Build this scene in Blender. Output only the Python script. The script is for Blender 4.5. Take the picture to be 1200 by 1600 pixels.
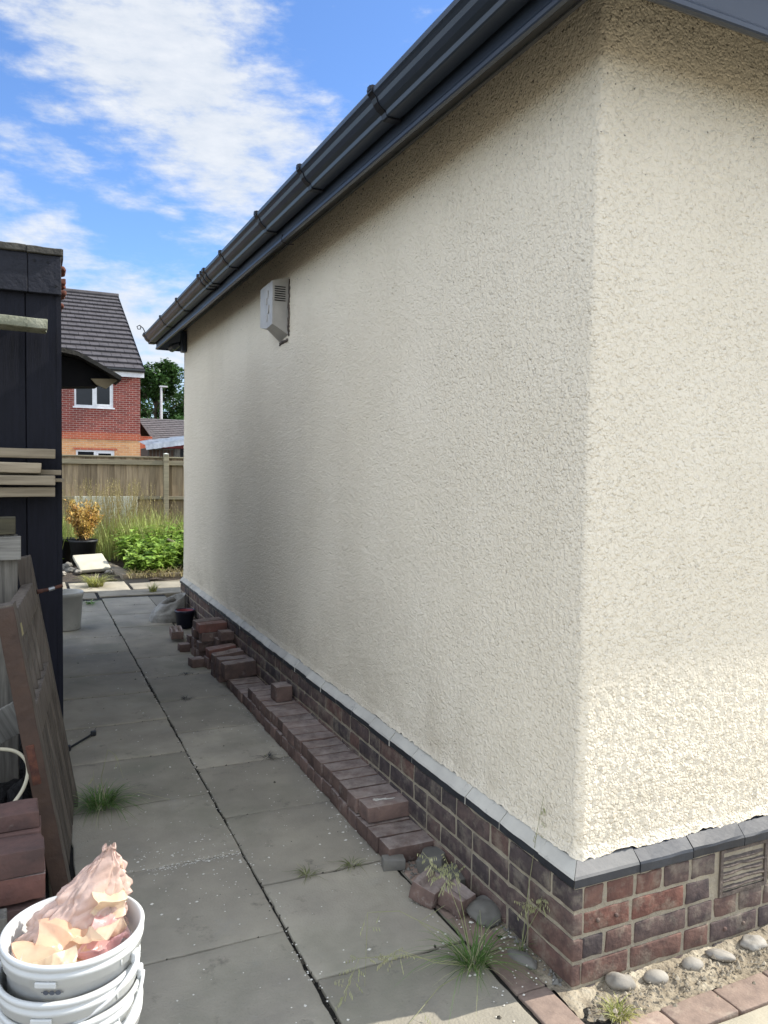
import bpy, math, random
from mathutils import Vector, Matrix, noise
R = math.radians
rnd = random.Random(7)
for o in list(bpy.data.objects): bpy.data.objects.remove(o)
S = bpy.context.scene
COL = S.collection

# ---------------------------------------------------------------- camera
cam_d = bpy.data.cameras.new('camera'); cam = bpy.data.objects.new('camera', cam_d); COL.objects.link(cam)
cam_d.sensor_fit = 'HORIZONTAL'; cam_d.sensor_width = 36.0; cam_d.lens = 36.0*1214.29/1200.0
cam_d.clip_start = 0.05; cam_d.clip_end = 2000
ya, pi_, ro = R(24.8078), R(3.2156), R(1.0275)
F = Vector((math.sin(ya)*math.cos(pi_), math.cos(ya)*math.cos(pi_), -math.sin(pi_)))
Rt = F.cross(Vector((0, 0, 1))).normalized(); Up = Rt.cross(F)
R2 = Rt*math.cos(ro)+Up*math.sin(ro); U2 = -Rt*math.sin(ro)+Up*math.cos(ro)
M = Matrix((R2, U2, -F)).transposed().to_4x4(); M.translation = Vector((-1.4452, -1.7498, 1.4894))
cam.matrix_world = M
S.camera = cam
S.render.resolution_x = 768; S.render.resolution_y = 1024
S.view_settings.view_transform = 'Standard'; S.view_settings.look = 'None'
S.view_settings.exposure = 1.80; S.view_settings.gamma = 1.0

# ---------------------------------------------------------------- sun and sky
SUN_EL, SUN_AZ = 40.0, 96.8           # azimuth clockwise from +Y
sd = Vector((math.sin(R(SUN_AZ))*math.cos(R(SUN_EL)), math.cos(R(SUN_AZ))*math.cos(R(SUN_EL)), math.sin(R(SUN_EL))))
sun_d = bpy.data.lights.new('sun', 'SUN'); sun = bpy.data.objects.new('sun', sun_d); COL.objects.link(sun)
sun_d.energy = 2.1; sun_d.angle = R(0.55); sun_d.color = (1.0, 0.955, 0.88)
sun.rotation_euler = (-sd).to_track_quat('-Z', 'Y').to_euler(); sun.location = (20, -5, 20)

W = bpy.data.worlds.new('World'); S.world = W; W.use_nodes = True
nt = W.node_tree; nt.nodes.clear()
def N(t, ty, **k):
    n = t.nodes.new(ty)
    for a, v in k.items():
        if hasattr(n, a): setattr(n, a, v)
    return n
def ML(t, op, a, b=None, c=None, clamp=False):
    n = t.nodes.new('ShaderNodeMath'); n.operation = op; n.use_clamp = clamp
    for i, v in enumerate((a, b, c)):
        if v is None: continue
        if isinstance(v, (int, float)): n.inputs[i].default_value = v
        else: t.links.new(v, n.inputs[i])
    return n.outputs[0]
out = N(nt, 'ShaderNodeOutputWorld'); bg = N(nt, 'ShaderNodeBackground')
sky = N(nt, 'ShaderNodeTexSky'); sky.sky_type = 'NISHITA'; sky.sun_disc = False
sky.sun_elevation = R(SUN_EL); sky.sun_rotation = R(SUN_AZ); sky.air_density = 1.0; sky.dust_density = 0.4; sky.ozone_density = 2.5
tc = N(nt, 'ShaderNodeTexCoord')
sep = N(nt, 'ShaderNodeSeparateXYZ'); nt.links.new(tc.outputs['Generated'], sep.inputs[0])
az = ML(nt, 'ARCTAN2', sep.outputs[0], sep.outputs[1]); el = ML(nt, 'ARCSINE', sep.outputs[2])
az = ML(nt, 'MULTIPLY', az, 57.2958); el = ML(nt, 'MULTIPLY', el, 57.2958)
cmb = N(nt, 'ShaderNodeCombineXYZ'); nt.links.new(az, cmb.inputs[0]); nt.links.new(el, cmb.inputs[1])
# cloud banks: azimuth, elevation, half-length, half-height (degrees), tilt, weight
BL = [(7.5, 27.5, 17.0, 6.4, -42, 1.2), (2.0, 31.0, 10.0, 4.2, -35, 1.0), (13.0, 21.5, 6.0, 4.6, -30, 1.0),
      (31.0, 33.0, 6.0, 5.5, 40, 0.75), (-0.5, 19.8, 8.0, 1.5, -10, 0.62), (1.5, 13.6, 5.0, 2.8, -30, 0.68), (2.5, 22.0, 3.0, .8, -5, .6), (-2, 17.0, 5.0, 1.6, -12, .62),
      (8.5, 8.5, 6.5, 4.4, -18, 1.05), (1.0, 24.2, 4.5, 1.0, -8, 0.62), (6.5, 17.3, 2.2, 0.8, -3, .7), (9.5, 17.0, 1.5, .7, -3, .68), (9.5, 20.6, 5.0, 1.3, -12, 0.6), (12.0, 12.5, 3.5, 0.8, -8, .5), (14, 3, 12, 3.5, 0, .7)]
acc = None
for (a0, e0, sx, sy, rot, wgt) in BL:
    mp = N(nt, 'ShaderNodeMapping', vector_type='TEXTURE'); nt.links.new(cmb.outputs[0], mp.inputs[0])
    mp.inputs['Location'].default_value = (a0, e0, 0); mp.inputs['Rotation'].default_value = (0, 0, R(rot)); mp.inputs['Scale'].default_value = (sx, sy, 1)
    ln = N(nt, 'ShaderNodeVectorMath', operation='LENGTH'); nt.links.new(mp.outputs[0], ln.inputs[0])
    q = ML(nt, 'MULTIPLY', ln.outputs['Value'], ln.outputs['Value'])
    v = ML(nt, 'MULTIPLY', ML(nt, 'SUBTRACT', 1.0, ML(nt, 'MULTIPLY', q, 0.5), clamp=True), wgt)
    acc = v if acc is None else ML(nt, 'MAXIMUM', acc, v)
mpn = N(nt, 'ShaderNodeMapping'); nt.links.new(cmb.outputs[0], mpn.inputs[0])
mpn.inputs['Rotation'].default_value = (0, 0, R(28)); mpn.inputs['Scale'].default_value = (0.13, 0.26, 1)
n1 = N(nt, 'ShaderNodeTexNoise'); n1.inputs['Scale'].default_value = 1.0; n1.inputs['Detail'].default_value = 9; n1.inputs['Roughness'].default_value = .6
n1.inputs['Distortion'].default_value = .35
nt.links.new(mpn.outputs[0], n1.inputs['Vector'])
mpf = N(nt, 'ShaderNodeMapping'); nt.links.new(cmb.outputs[0], mpf.inputs[0])
mpf.inputs['Scale'].default_value = (0.30, 0.85, 1); mpf.inputs['Rotation'].default_value = (0, 0, R(-12))
n2 = N(nt, 'ShaderNodeTexNoise'); n2.inputs['Scale'].default_value = 1.0; n2.inputs['Detail'].default_value = 8; n2.inputs['Roughness'].default_value = .62
nt.links.new(mpf.outputs[0], n2.inputs['Vector'])
# outside the view: unseen broken cloud added for whiter fill light
n3 = N(nt, 'ShaderNodeTexNoise'); n3.inputs['Scale'].default_value = 2.6; n3.inputs['Detail'].default_value = 6
nt.links.new(tc.outputs['Generated'], n3.inputs['Vector'])
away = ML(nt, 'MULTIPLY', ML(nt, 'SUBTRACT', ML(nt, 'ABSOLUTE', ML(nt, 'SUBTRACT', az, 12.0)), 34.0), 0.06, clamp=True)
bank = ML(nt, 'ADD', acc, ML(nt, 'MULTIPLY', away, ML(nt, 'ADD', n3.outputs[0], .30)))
m = ML(nt, 'ADD', bank, ML(nt, 'ADD', ML(nt, 'MULTIPLY', ML(nt, 'SUBTRACT', n1.outputs[0], .5), 1.9), ML(nt, 'MULTIPLY', ML(nt, 'SUBTRACT', n2.outputs[0], .5), 1.5)))
mr = N(nt, 'ShaderNodeMapRange', interpolation_type='SMOOTHSTEP'); nt.links.new(m, mr.inputs[0])
mr.inputs['From Min'].default_value = .22; mr.inputs['From Max'].default_value = 1.15; mr.inputs['To Max'].default_value = .92
skt = N(nt, 'ShaderNodeMix', data_type='RGBA', blend_type='MULTIPLY'); skt.inputs[0].default_value = 1.0
nt.links.new(sky.outputs[0], skt.inputs[6]); skt.inputs[7].default_value = (.50, .62, .80, 1)
ccr = N(nt, 'ShaderNodeMix', data_type='RGBA'); nt.links.new(n2.outputs[0], ccr.inputs[0])
ccr.inputs[6].default_value = (1.9, 2.2, 2.6, 1); ccr.inputs[7].default_value = (3.5, 3.5, 3.5, 1)
brt = N(nt, 'ShaderNodeVectorMath', operation='SCALE'); nt.links.new(ccr.outputs[2], brt.inputs[0]); nt.links.new(ML(nt, 'ADD', 1.0, ML(nt, 'MULTIPLY', away, 1.4)), brt.inputs['Scale'])   # unseen clouds outside the view brightened as added fill light
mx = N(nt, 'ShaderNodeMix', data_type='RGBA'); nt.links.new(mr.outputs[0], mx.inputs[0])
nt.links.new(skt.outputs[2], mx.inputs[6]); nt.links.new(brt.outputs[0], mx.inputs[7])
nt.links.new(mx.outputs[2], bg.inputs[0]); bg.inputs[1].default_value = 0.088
nt.links.new(bg.outputs[0], out.inputs[0])

# ---------------------------------------------------------------- material helper
MATS = {}
def mat(name, c1, c2=None, scale=5.0, rough=.8, bump=0.0, bscale=60.0, bdist=.01, tone=0.0, spec=.3, metal=0.0,
        detail=6.0, stretch=None, c3=None, s3=2.0, t3=(.55, .7), objrand=0.0, extra=None, trans=0.0, seed=0.0):
    m = bpy.data.materials.new(name); m.use_nodes = True; t = m.node_tree; L = t.links
    b = t.nodes['Principled BSDF']; b.inputs['Roughness'].default_value = rough
    b.inputs['Specular IOR Level'].default_value = spec; b.inputs['Metallic'].default_value = metal
    tcn = N(t, 'ShaderNodeTexCoord'); vec = tcn.outputs['Object']
    mpp = N(t, 'ShaderNodeMapping'); L.new(vec, mpp.inputs[0]); mpp.inputs['Location'].default_value = (seed, seed*.7, seed*.3)
    if stretch: mpp.inputs['Scale'].default_value = stretch
    vec = mpp.outputs[0]
    if objrand:
        oi = N(t, 'ShaderNodeObjectInfo'); vm = N(t, 'ShaderNodeVectorMath', operation='ADD')
        cx = N(t, 'ShaderNodeCombineXYZ'); L.new(ML(t, 'MULTIPLY', oi.outputs['Random'], 40.0), cx.inputs[0])
        L.new(vec, vm.inputs[0]); L.new(cx.outputs[0], vm.inputs[1]); vec = vm.outputs[0]
    nz = N(t, 'ShaderNodeTexNoise'); nz.inputs['Scale'].default_value = scale; nz.inputs['Detail'].default_value = detail
    nz.inputs['Roughness'].default_value = .6; L.new(vec, nz.inputs['Vector'])
    rp = N(t, 'ShaderNodeValToRGB'); L.new(nz.outputs[0], rp.inputs[0])
    c2 = c2 or tuple(x*.8 for x in c1)
    rp.color_ramp.elements[0].position = .32; rp.color_ramp.elements[1].position = .68
    rp.color_ramp.elements[0].color = (*c2, 1); rp.color_ramp.elements[1].color = (*c1, 1)
    colr = rp.outputs[0]
    if c3:
        n3 = N(t, 'ShaderNodeTexNoise'); n3.inputs['Scale'].default_value = s3; n3.inputs['Detail'].default_value = 8
        n3.inputs['Roughness'].default_value = .7; L.new(vec, n3.inputs['Vector'])
        mrr = N(t, 'ShaderNodeMapRange'); L.new(n3.outputs[0], mrr.inputs[0])
        mrr.inputs['From Min'].default_value = t3[0]; mrr.inputs['From Max'].default_value = t3[1]
        mm = N(t, 'ShaderNodeMix', data_type='RGBA'); L.new(mrr.outputs[0], mm.inputs[0]); L.new(colr, mm.inputs[6]); mm.inputs[7].default_value = (*c3, 1)
        colr = mm.outputs[2]
    if tone or objrand:
        fac = None
        if tone:
            at = N(t, 'ShaderNodeAttribute', attribute_name='tone')
            fac = ML(t, 'ADD', 1.0, ML(t, 'MULTIPLY', at.outputs['Fac'], tone))
        if objrand:
            f2 = ML(t, 'ADD', 1.0, ML(t, 'MULTIPLY', ML(t, 'SUBTRACT', oi.outputs['Random'], .5), objrand))
            fac = f2 if fac is None else ML(t, 'MULTIPLY', fac, f2)
        vm2 = N(t, 'ShaderNodeVectorMath', operation='SCALE'); L.new(colr, vm2.inputs[0]); L.new(fac, vm2.inputs['Scale'])
        colr = vm2.outputs[0]
    L.new(colr, b.inputs['Base Color'])
    if bump:
        nb = N(t, 'ShaderNodeTexNoise'); nb.inputs['Scale'].default_value = bscale; nb.inputs['Detail'].default_value = 4; L.new(vec, nb.inputs['Vector'])
        bp = N(t, 'ShaderNodeBump'); bp.inputs['Strength'].default_value = bump; bp.inputs['Distance'].default_value = bdist
        L.new(nb.outputs[0], bp.inputs['Height']); L.new(bp.outputs[0], b.inputs['Normal'])
    if trans:
        tr = N(t, 'ShaderNodeBsdfTranslucent'); L.new(colr, tr.inputs[0]); ms = N(t, 'ShaderNodeMixShader'); ms.inputs[0].default_value = trans
        o_ = t.nodes['Material Output']; L.new(b.outputs[0], ms.inputs[1]); L.new(tr.outputs[0], ms.inputs[2]); L.new(ms.outputs[0], o_.inputs[0])
    if extra: extra(t, b, colr, vec)
    MATS[name] = m
    return m

# ---------------------------------------------------------------- mesh helper
class MB:
    def __init__(s): s.v = []; s.f = []; s.t = []; s.mi = []
    def add(s, vs, fs, tone=0.0, mi=0):
        n = len(s.v); s.v += [tuple(v) for v in vs]; s.f += [tuple(i+n for i in f) for f in fs]
        s.t += [tone]*len(vs); s.mi += [mi]*len(fs)
    def build(s, name, m, parent=None, smooth=False, loc=None):
        me = bpy.data.meshes.new(name); me.from_pydata(s.v, [], s.f)
        for k in (m if isinstance(m, (list, tuple)) else [m]): me.materials.append(k)
        if any(s.mi): me.polygons.foreach_set('material_index', s.mi)
        if any(s.t):
            a = me.attributes.new('tone', 'FLOAT', 'POINT'); a.data.foreach_set('value', s.t)
        if smooth: me.polygons.foreach_set('use_smooth', [True]*len(me.polygons))
        me.update()
        o = bpy.data.objects.new(name, me); COL.objects.link(o)
        if parent is not None: o.parent = parent
        if loc: o.location = loc
        return o
def XF(loc=(0, 0, 0), rz=0, rx=0, ry=0):
    return Matrix.Translation(loc) @ Matrix.Rotation(rz, 4, 'Z') @ Matrix.Rotation(ry, 4, 'Y') @ Matrix.Rotation(rx, 4, 'X')
def box(mb, a, b, X=None, tone=0.0, mi=0, bev=0.0):
    """box from corner a to corner b, small bevel made of real faces"""
    if bev > 0: return rbox(mb, [(a[i]+b[i])/2 for i in range(3)], [abs(b[i]-a[i]) for i in range(3)], bev, X=X, tone=tone, mi=mi, res=9, jit=0)
    vs = [(x, y, z) for x in (a[0], b[0]) for y in (a[1], b[1]) for z in (a[2], b[2])]
    if X: vs = [X @ Vector(v) for v in vs]
    mb.add(vs, [(0, 1, 3, 2), (4, 6, 7, 5), (0, 4, 5, 1), (2, 3, 7, 6), (0, 2, 6, 4), (1, 5, 7, 3)], tone, mi)
def rbox(mb, c, d, r, X=None, tone=0.0, mi=0, res=.03, jit=.0015, freq=25.0, seed=0.0, top=None, chip=0.0):
    """rounded box, surface grid displaced by noise; top(x,y)->depth pushes top-face points down"""
    h = [x/2 for x in d]; n = [max(1, int(round((x-2*r)/res))) for x in d]
    n = [min(k, 60) for k in n]
    def axis(i):
        ii = h[i]-r
        return [-h[i], -h[i]+r*.3]+[-ii+2*ii*k/n[i] for k in range(n[i]+1)]+[h[i]-r*.3, h[i]]
    idx = {}; vs = []; fs = []
    def vert(p):
        key = tuple(round(x, 6) for x in p)
        if key in idx: return idx[key]
        q = Vector(p); inn = Vector([max(-h[i]+r, min(h[i]-r, q[i])) for i in range(3)])
        dv = q-inn
        if dv.length > 1e-9: q = inn+dv.normalized()*r
        if top and abs(p[2]-h[2]) < 1e-6: q.z -= top(p[0], p[1])
        w = q+Vector(c)
        if jit:
            s_ = Vector((seed*3.1, seed*1.7, seed))
            nn = noise.noise_vector(q*freq+s_)*jit+noise.noise_vector(q*freq*.3+s_)*jit*1.2
            w = w+nn
        if chip:
            e = sum(1 for i in range(3) if abs(p[i]) > h[i]-r*1.2)
            if e >= 2:
                k = max(0, noise.noise(q*18+Vector((seed*5, 0, 0)))-.1)*chip
                w = w-(q.normalized())*k
        if X: w = X @ w
        idx[key] = len(vs); vs.append(w); return idx[key]
    for ax in range(3):
        u, v = [i for i in range(3) if i != ax]; U, V = axis(u), axis(v)
        for sgn in (-1, 1):
            for i in range(len(U)-1):
                for j in range(len(V)-1):
                    q = []
                    for (a, b) in ((i, j), (i+1, j), (i+1, j+1), (i, j+1)):
                        p = [0, 0, 0]; p[ax] = sgn*h[ax]; p[u] = U[a]; p[v] = V[b]; q.append(vert(p))
                    flip = (sgn > 0) ^ (ax == 1)
                    q = q if flip else q[::-1]
                    if len(set(q)) >= 3: fs.append(tuple(dict.fromkeys(q)))
    mb.add(vs, fs, tone, mi)
def tube(mb, pts, r, seg=8, tone=0.0, mi=0, cap=True, radii=None):
    pts = [Vector(p) for p in pts]; n = len(pts); base = len(mb.v); vs = []; fs = []
    up = Vector((0, 0, 1)); prev = None
    for i, p in enumerate(pts):
        d = (pts[min(i+1, n-1)]-pts[max(i-1, 0)]).normalized()
        a = d.cross(up) if prev is None else prev-d*prev.dot(d)
        if a.length < 1e-4: a = d.cross(Vector((1, 0, 0)))
        a.normalize(); prev = a; b = d.cross(a); rr = radii[i] if radii else r
        for k in range(seg):
            t = 2*math.pi*k/seg; vs.append(p+(a*math.cos(t)+b*math.sin(t))*rr)
    for i in range(n-1):
        for k in range(seg):
            k2 = (k+1) % seg; fs.append((i*seg+k, i*seg+k2, (i+1)*seg+k2, (i+1)*seg+k))
    if cap: fs.append(tuple(range(seg))[::-1]); fs.append(tuple((n-1)*seg+k for k in range(seg)))
    mb.add(vs, fs, tone, mi)
def lathe(mb, prof, c=(0, 0, 0), seg=48, tone=0.0, mi=0, wob=0.0):
    vs = []; fs = []; n = len(prof)
    for i, (r, z) in enumerate(prof):
        for k in range(seg):
            t = 2*math.pi*k/seg; rr = r*(1+wob*math.sin(3*t+i)); vs.append((c[0]+rr*math.cos(t), c[1]+rr*math.sin(t), c[2]+z))
    for i in range(n-1):
        for k in range(seg):
            k2 = (k+1) % seg; fs.append((i*seg+k, i*seg+k2, (i+1)*seg+k2, (i+1)*seg+k))
    mb.add(vs, fs, tone, mi)
def extrude(mb, prof, path_a, path_b, axis_u, axis_v, tone=0.0, mi=0, closed=False, segs=1):
    """sweep an open or closed 2-D profile straight from a to b"""
    a, b, u, v = Vector(path_a), Vector(path_b), Vector(axis_u), Vector(axis_v); n = len(prof); vs = []; fs = []
    for s in range(segs+1):
        c = a.lerp(b, s/segs)
        vs += [c+u*p[0]+v*p[1] for p in prof]
    for s in range(segs):
        for i in range(n if closed else n-1):
            j = (i+1) % n; fs.append((s*n+i, s*n+j, (s+1)*n+j, (s+1)*n+i))
    if closed: fs.append(tuple(range(n))[::-1]); fs.append(tuple(segs*n+k for k in range(n)))
    mb.add(vs, fs, tone, mi)
def tag(o, label=None, cat=None, group=None, kind=None):
    if label: o['label'] = label
    if cat: o['category'] = cat
    if group: o['group'] = group
    if kind: o['kind'] = kind
    return o
def thing(name, label, cat, loc=(0, 0, 0), group=None):
    o = bpy.data.objects.new(name, None); COL.objects.link(o); o.location = loc; o.empty_display_size = .1
    return tag(o, label, cat, group)
def U(a, b): return rnd.uniform(a, b)

# ---------------------------------------------------------------- materials
def rc_extra(t, b, colr, vec):
    L = t.links
    tcn = N(t, 'ShaderNodeTexCoord'); P = tcn.outputs['Object']
    # dark specks where the paint missed the pits of the roughcast, mostly high on the wall
    sp = N(t, 'ShaderNodeSeparateXYZ'); L.new(P, sp.inputs[0])
    n = N(t, 'ShaderNodeTexNoise'); n.inputs['Scale'].default_value = 75; n.inputs['Detail'].default_value = 3; L.new(P, n.inputs['Vector'])
    big = N(t, 'ShaderNodeTexNoise'); big.inputs['Scale'].default_value = 6; L.new(P, big.inputs['Vector'])
    hgt = N(t, 'ShaderNodeMapRange'); L.new(sp.outputs[2], hgt.inputs[0]); hgt.inputs['From Min'].default_value = 2.15; hgt.inputs['From Max'].default_value = 2.75
    th = ML(t, 'SUBTRACT', .815, ML(t, 'MULTIPLY', hgt.outputs[0], .155)); th = ML(t, 'SUBTRACT', th, ML(t, 'MULTIPLY', big.outputs[0], .10))
    d = ML(t, 'MULTIPLY', ML(t, 'SUBTRACT', n.outputs[0], th), 18.0, clamp=True)
    mm = N(t, 'ShaderNodeMix', data_type='RGBA'); L.new(ML(t, 'MULTIPLY', d, .8), mm.inputs[0]); L.new(colr, mm.inputs[6]); mm.inputs[7].default_value = (.13, .11, .085, 1)
    # soil splashes low down and faint runs
    lo = N(t, 'ShaderNodeMapRange'); L.new(sp.outputs[2], lo.inputs[0]); lo.inputs['From Min'].default_value = .75; lo.inputs['From Max'].default_value = .36
    ns = N(t, 'ShaderNodeTexNoise'); ns.inputs['Scale'].default_value = 5; ns.inputs['Detail'].default_value = 9; ns.inputs['Roughness'].default_value = .7; L.new(P, ns.inputs['Vector'])
    mps = N(t, 'ShaderNodeMapping'); mps.inputs['Scale'].default_value = (5, 5, .5); L.new(P, mps.inputs[0])
    nr = N(t, 'ShaderNodeTexNoise'); nr.inputs['Scale'].default_value = 1.4; nr.inputs['Detail'].default_value = 6; L.new(mps.outputs[0], nr.inputs['Vector'])
    f1 = ML(t, 'MULTIPLY', ML(t, 'MULTIPLY', lo.outputs[0], ML(t, 'MULTIPLY', ML(t, 'SUBTRACT', ns.outputs[0], .45), 5.0, clamp=True)), .32)
    f2 = ML(t, 'MULTIPLY', ML(t, 'MULTIPLY', ML(t, 'SUBTRACT', nr.outputs[0], .55), 5.0, clamp=True), .05)
    ms = N(t, 'ShaderNodeMix', data_type='RGBA'); L.new(ML(t, 'ADD', f1, f2), ms.inputs[0]); L.new(mm.outputs[2], ms.inputs[6]); ms.inputs[7].default_value = (.40, .33, .22, 1)
    L.new(ms.outputs[2], b.inputs['Base Color'])
    vo = N(t, 'ShaderNodeTexVoronoi', feature='F1'); vo.inputs['Scale'].default_value = 118; L.new(P, vo.inputs['Vector'])
    vo2 = N(t, 'ShaderNodeTexVoronoi', feature='F1'); vo2.inputs['Scale'].default_value = 185; L.new(P, vo2.inputs['Vector'])
    dome = ML(t, 'ADD', ML(t, 'SUBTRACT', 1.0, ML(t, 'MULTIPLY', ML(t, 'POWER', vo.outputs['Distance'], 2.0), 2.2)), ML(t, 'MULTIPLY', ML(t, 'SUBTRACT', 1.0, ML(t, 'MULTIPLY', vo2.outputs['Distance'], 1.3)), .45))
    n1 = N(t, 'ShaderNodeTexNoise'); n1.inputs['Scale'].default_value = 60; n1.inputs['Detail'].default_value = 2.5; n1.inputs['Roughness'].default_value = .55; L.new(P, n1.inputs['Vector'])
    mr_ = N(t, 'ShaderNodeMapRange', interpolation_type='SMOOTHSTEP'); L.new(n1.outputs[0], mr_.inputs[0]); mr_.inputs['From Min'].default_value = .36; mr_.inputs['From Max'].default_value = .66
    n2 = N(t, 'ShaderNodeTexNoise'); n2.inputs['Scale'].default_value = 170; n2.inputs['Detail'].default_value = 2; L.new(P, n2.inputs['Vector'])
    pa = N(t, 'ShaderNodeTexNoise'); pa.inputs['Scale'].default_value = 2.2; pa.inputs['Detail'].default_value = 3; L.new(P, pa.inputs['Vector'])
    hh = ML(t, 'MULTIPLY', ML(t, 'ADD', ML(t, 'MULTIPLY', dome, ML(t, 'ADD', .35, mr_.outputs[0])), ML(t, 'MULTIPLY', n2.outputs[0], .35)), ML(t, 'ADD', .55, ML(t, 'MULTIPLY', pa.outputs[0], .8)))
    bp = N(t, 'ShaderNodeBump'); bp.inputs['Strength'].default_value = 1.0; bp.inputs['Distance'].default_value = .0022
    L.new(hh, bp.inputs['Height']); L.new(bp.outputs[0], b.inputs['Normal'])
m_rc = mat('cream_roughcast', (.85, .765, .61), (.80, .715, .56), scale=1.6, rough=.9, spec=.12, c3=(.72, .64, .50), s3=.9, t3=(.52, .8), extra=rc_extra)
def pb_extra(t, b, colr, vec):
    L = t.links; at = N(t, 'ShaderNodeAttribute', attribute_name='tone'); rp = N(t, 'ShaderNodeValToRGB')
    L.new(ML(t, 'MULTIPLY_ADD', at.outputs['Fac'], .5, .5), rp.inputs[0]); e = rp.color_ramp.elements
    e[0].position = 0; e[0].color = (.062, .054, .054, 1); e[1].position = 1; e[1].color = (.165, .078, .06, 1)
    for p, c in ((.3, (.095, .075, .072, 1)), (.5, (.13, .092, .08, 1)), (.72, (.155, .092, .074, 1))): q = e.new(p); q.color = c
    mm = N(t, 'ShaderNodeMix', data_type='RGBA', blend_type='MULTIPLY'); mm.inputs[0].default_value = 1; L.new(rp.outputs[0], mm.inputs[6]); L.new(colr, mm.inputs[7])
    n = N(t, 'ShaderNodeTexNoise'); n.inputs['Scale'].default_value = 13; n.inputs['Detail'].default_value = 9; n.inputs['Roughness'].default_value = .7; L.new(vec, n.inputs['Vector'])
    k2 = ML(t, 'MULTIPLY', ML(t, 'SUBTRACT', n.outputs[0], .50), 5.0, clamp=True)
    m2 = N(t, 'ShaderNodeMix', data_type='RGBA'); L.new(ML(t, 'MULTIPLY', k2, .55), m2.inputs[0]); L.new(mm.outputs[2], m2.inputs[6]); m2.inputs[7].default_value = (.33, .29, .22, 1)
    L.new(m2.outputs[2], b.inputs['Base Color'])
m_brick = mat('plinth_brick', (1.25, 1.2, 1.15), (.6, .62, .66), scale=22, rough=.85, bump=.6, bscale=90, bdist=.004, spec=.2, extra=pb_extra)
m_mortar = mat('mortar', (.40, .35, .26), (.27, .235, .18), scale=18, rough=.95, bump=.9, bscale=90, bdist=.006, spec=.1)
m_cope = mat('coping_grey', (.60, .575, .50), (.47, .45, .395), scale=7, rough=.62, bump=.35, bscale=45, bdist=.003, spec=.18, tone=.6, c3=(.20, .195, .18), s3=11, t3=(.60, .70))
m_slate = mat('slate_paint_and_shade', (.024, .027, .032), (.014, .016, .021), scale=9, rough=.55, bump=.25, bscale=50, bdist=.003, spec=.5, tone=1.0)  # dark nose paint, and the shaded tops of the front coping
m_upvc = mat('anthracite_plastic', (.026, .036, .054), (.022, .031, .048), scale=2, rough=.36, spec=.5)
m_gut = mat('gutter_plastic', (.030, .040, .058), (.025, .034, .050), scale=3, rough=.36, spec=.4)
m_gbr = mat('gutter_bracket_black', (.012, .013, .017), rough=.4)
m_soffit = mat('soffit_board', (.085, .085, .085), (.06, .06, .06), scale=4, rough=.5)
def slab_extra(t, b, colr, vec):
    L = t.links
    def blot(sc, th, gain, rough=.6, det=8, st=None):
        n = N(t, 'ShaderNodeTexNoise'); n.inputs['Scale'].default_value = sc; n.inputs['Detail'].default_value = det; n.inputs['Roughness'].default_value = rough; L.new(vec, n.inputs['Vector'])
        return ML(t, 'MULTIPLY', ML(t, 'SUBTRACT', n.outputs[0], th), gain, clamp=True)
    cur = colr
    for (f, c, k_) in ((blot(1.7, .50, 5), (.19, .19, .14), .65), (blot(9, .58, 9, .75), (.14, .13, .105), .65), (blot(22, .66, 10, .7), (.44, .42, .36), .7), (blot(70, .66, 14), (.30, .28, .23), .7), (blot(95, .67, 14), (.05, .045, .04), .6)):
        m_ = N(t, 'ShaderNodeMix', data_type='RGBA'); L.new(ML(t, 'MULTIPLY', f, k_), m_.inputs[0]); L.new(cur, m_.inputs[6]); m_.inputs[7].default_value = (*c, 1); cur = m_.outputs[2]
    L.new(cur, b.inputs['Base Color'])
m_slab = mat('paving_slab', (.38, .345, .27), (.265, .242, .195), scale=3.2, rough=.85, bump=.8, bscale=130, bdist=.003, tone=1.0, spec=.2, c3=(.31, .295, .25), s3=5, t3=(.58, .8), detail=10, extra=slab_extra)
m_slabfar = mat('stone_slab', (.36, .32, .24), (.24, .215, .165), scale=4, rough=.9, bump=.5, bscale=80, bdist=.004, tone=1.0, c3=(.45, .41, .33), s3=6, t3=(.58, .75))
m_soil = mat('soil', (.085, .066, .048), (.035, .028, .022), scale=9, rough=.95, bump=1.0, bscale=45, bdist=.03, c3=(.16, .13, .09), s3=22, t3=(.58, .7))
m_joint = mat('joint_dirt', (.022, .020, .016), (.012, .011, .009), scale=40, rough=.95, bump=.7, bscale=160, bdist=.004)
m_sand = mat('sandy_mortar', (.33, .28, .20), (.18, .148, .105), scale=12, rough=.95, bump=1.0, bscale=60, bdist=.012, c3=(.46, .41, .31), s3=7, t3=(.5, .7), detail=10)
m_paver = mat('red_paver', (.31, .23, .18), (.21, .155, .125), scale=22, rough=.88, bump=.6, bscale=120, bdist=.003, tone=.8, c3=(.38, .31, .24), s3=12, t3=(.55, .75))
m_pale = mat('buff_slab', (.42, .38, .29), (.34, .31, .235), scale=14, rough=.9, bump=.6, bscale=150, bdist=.003, c3=(.29, .27, .21), s3=4, t3=(.55, .75))
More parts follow.
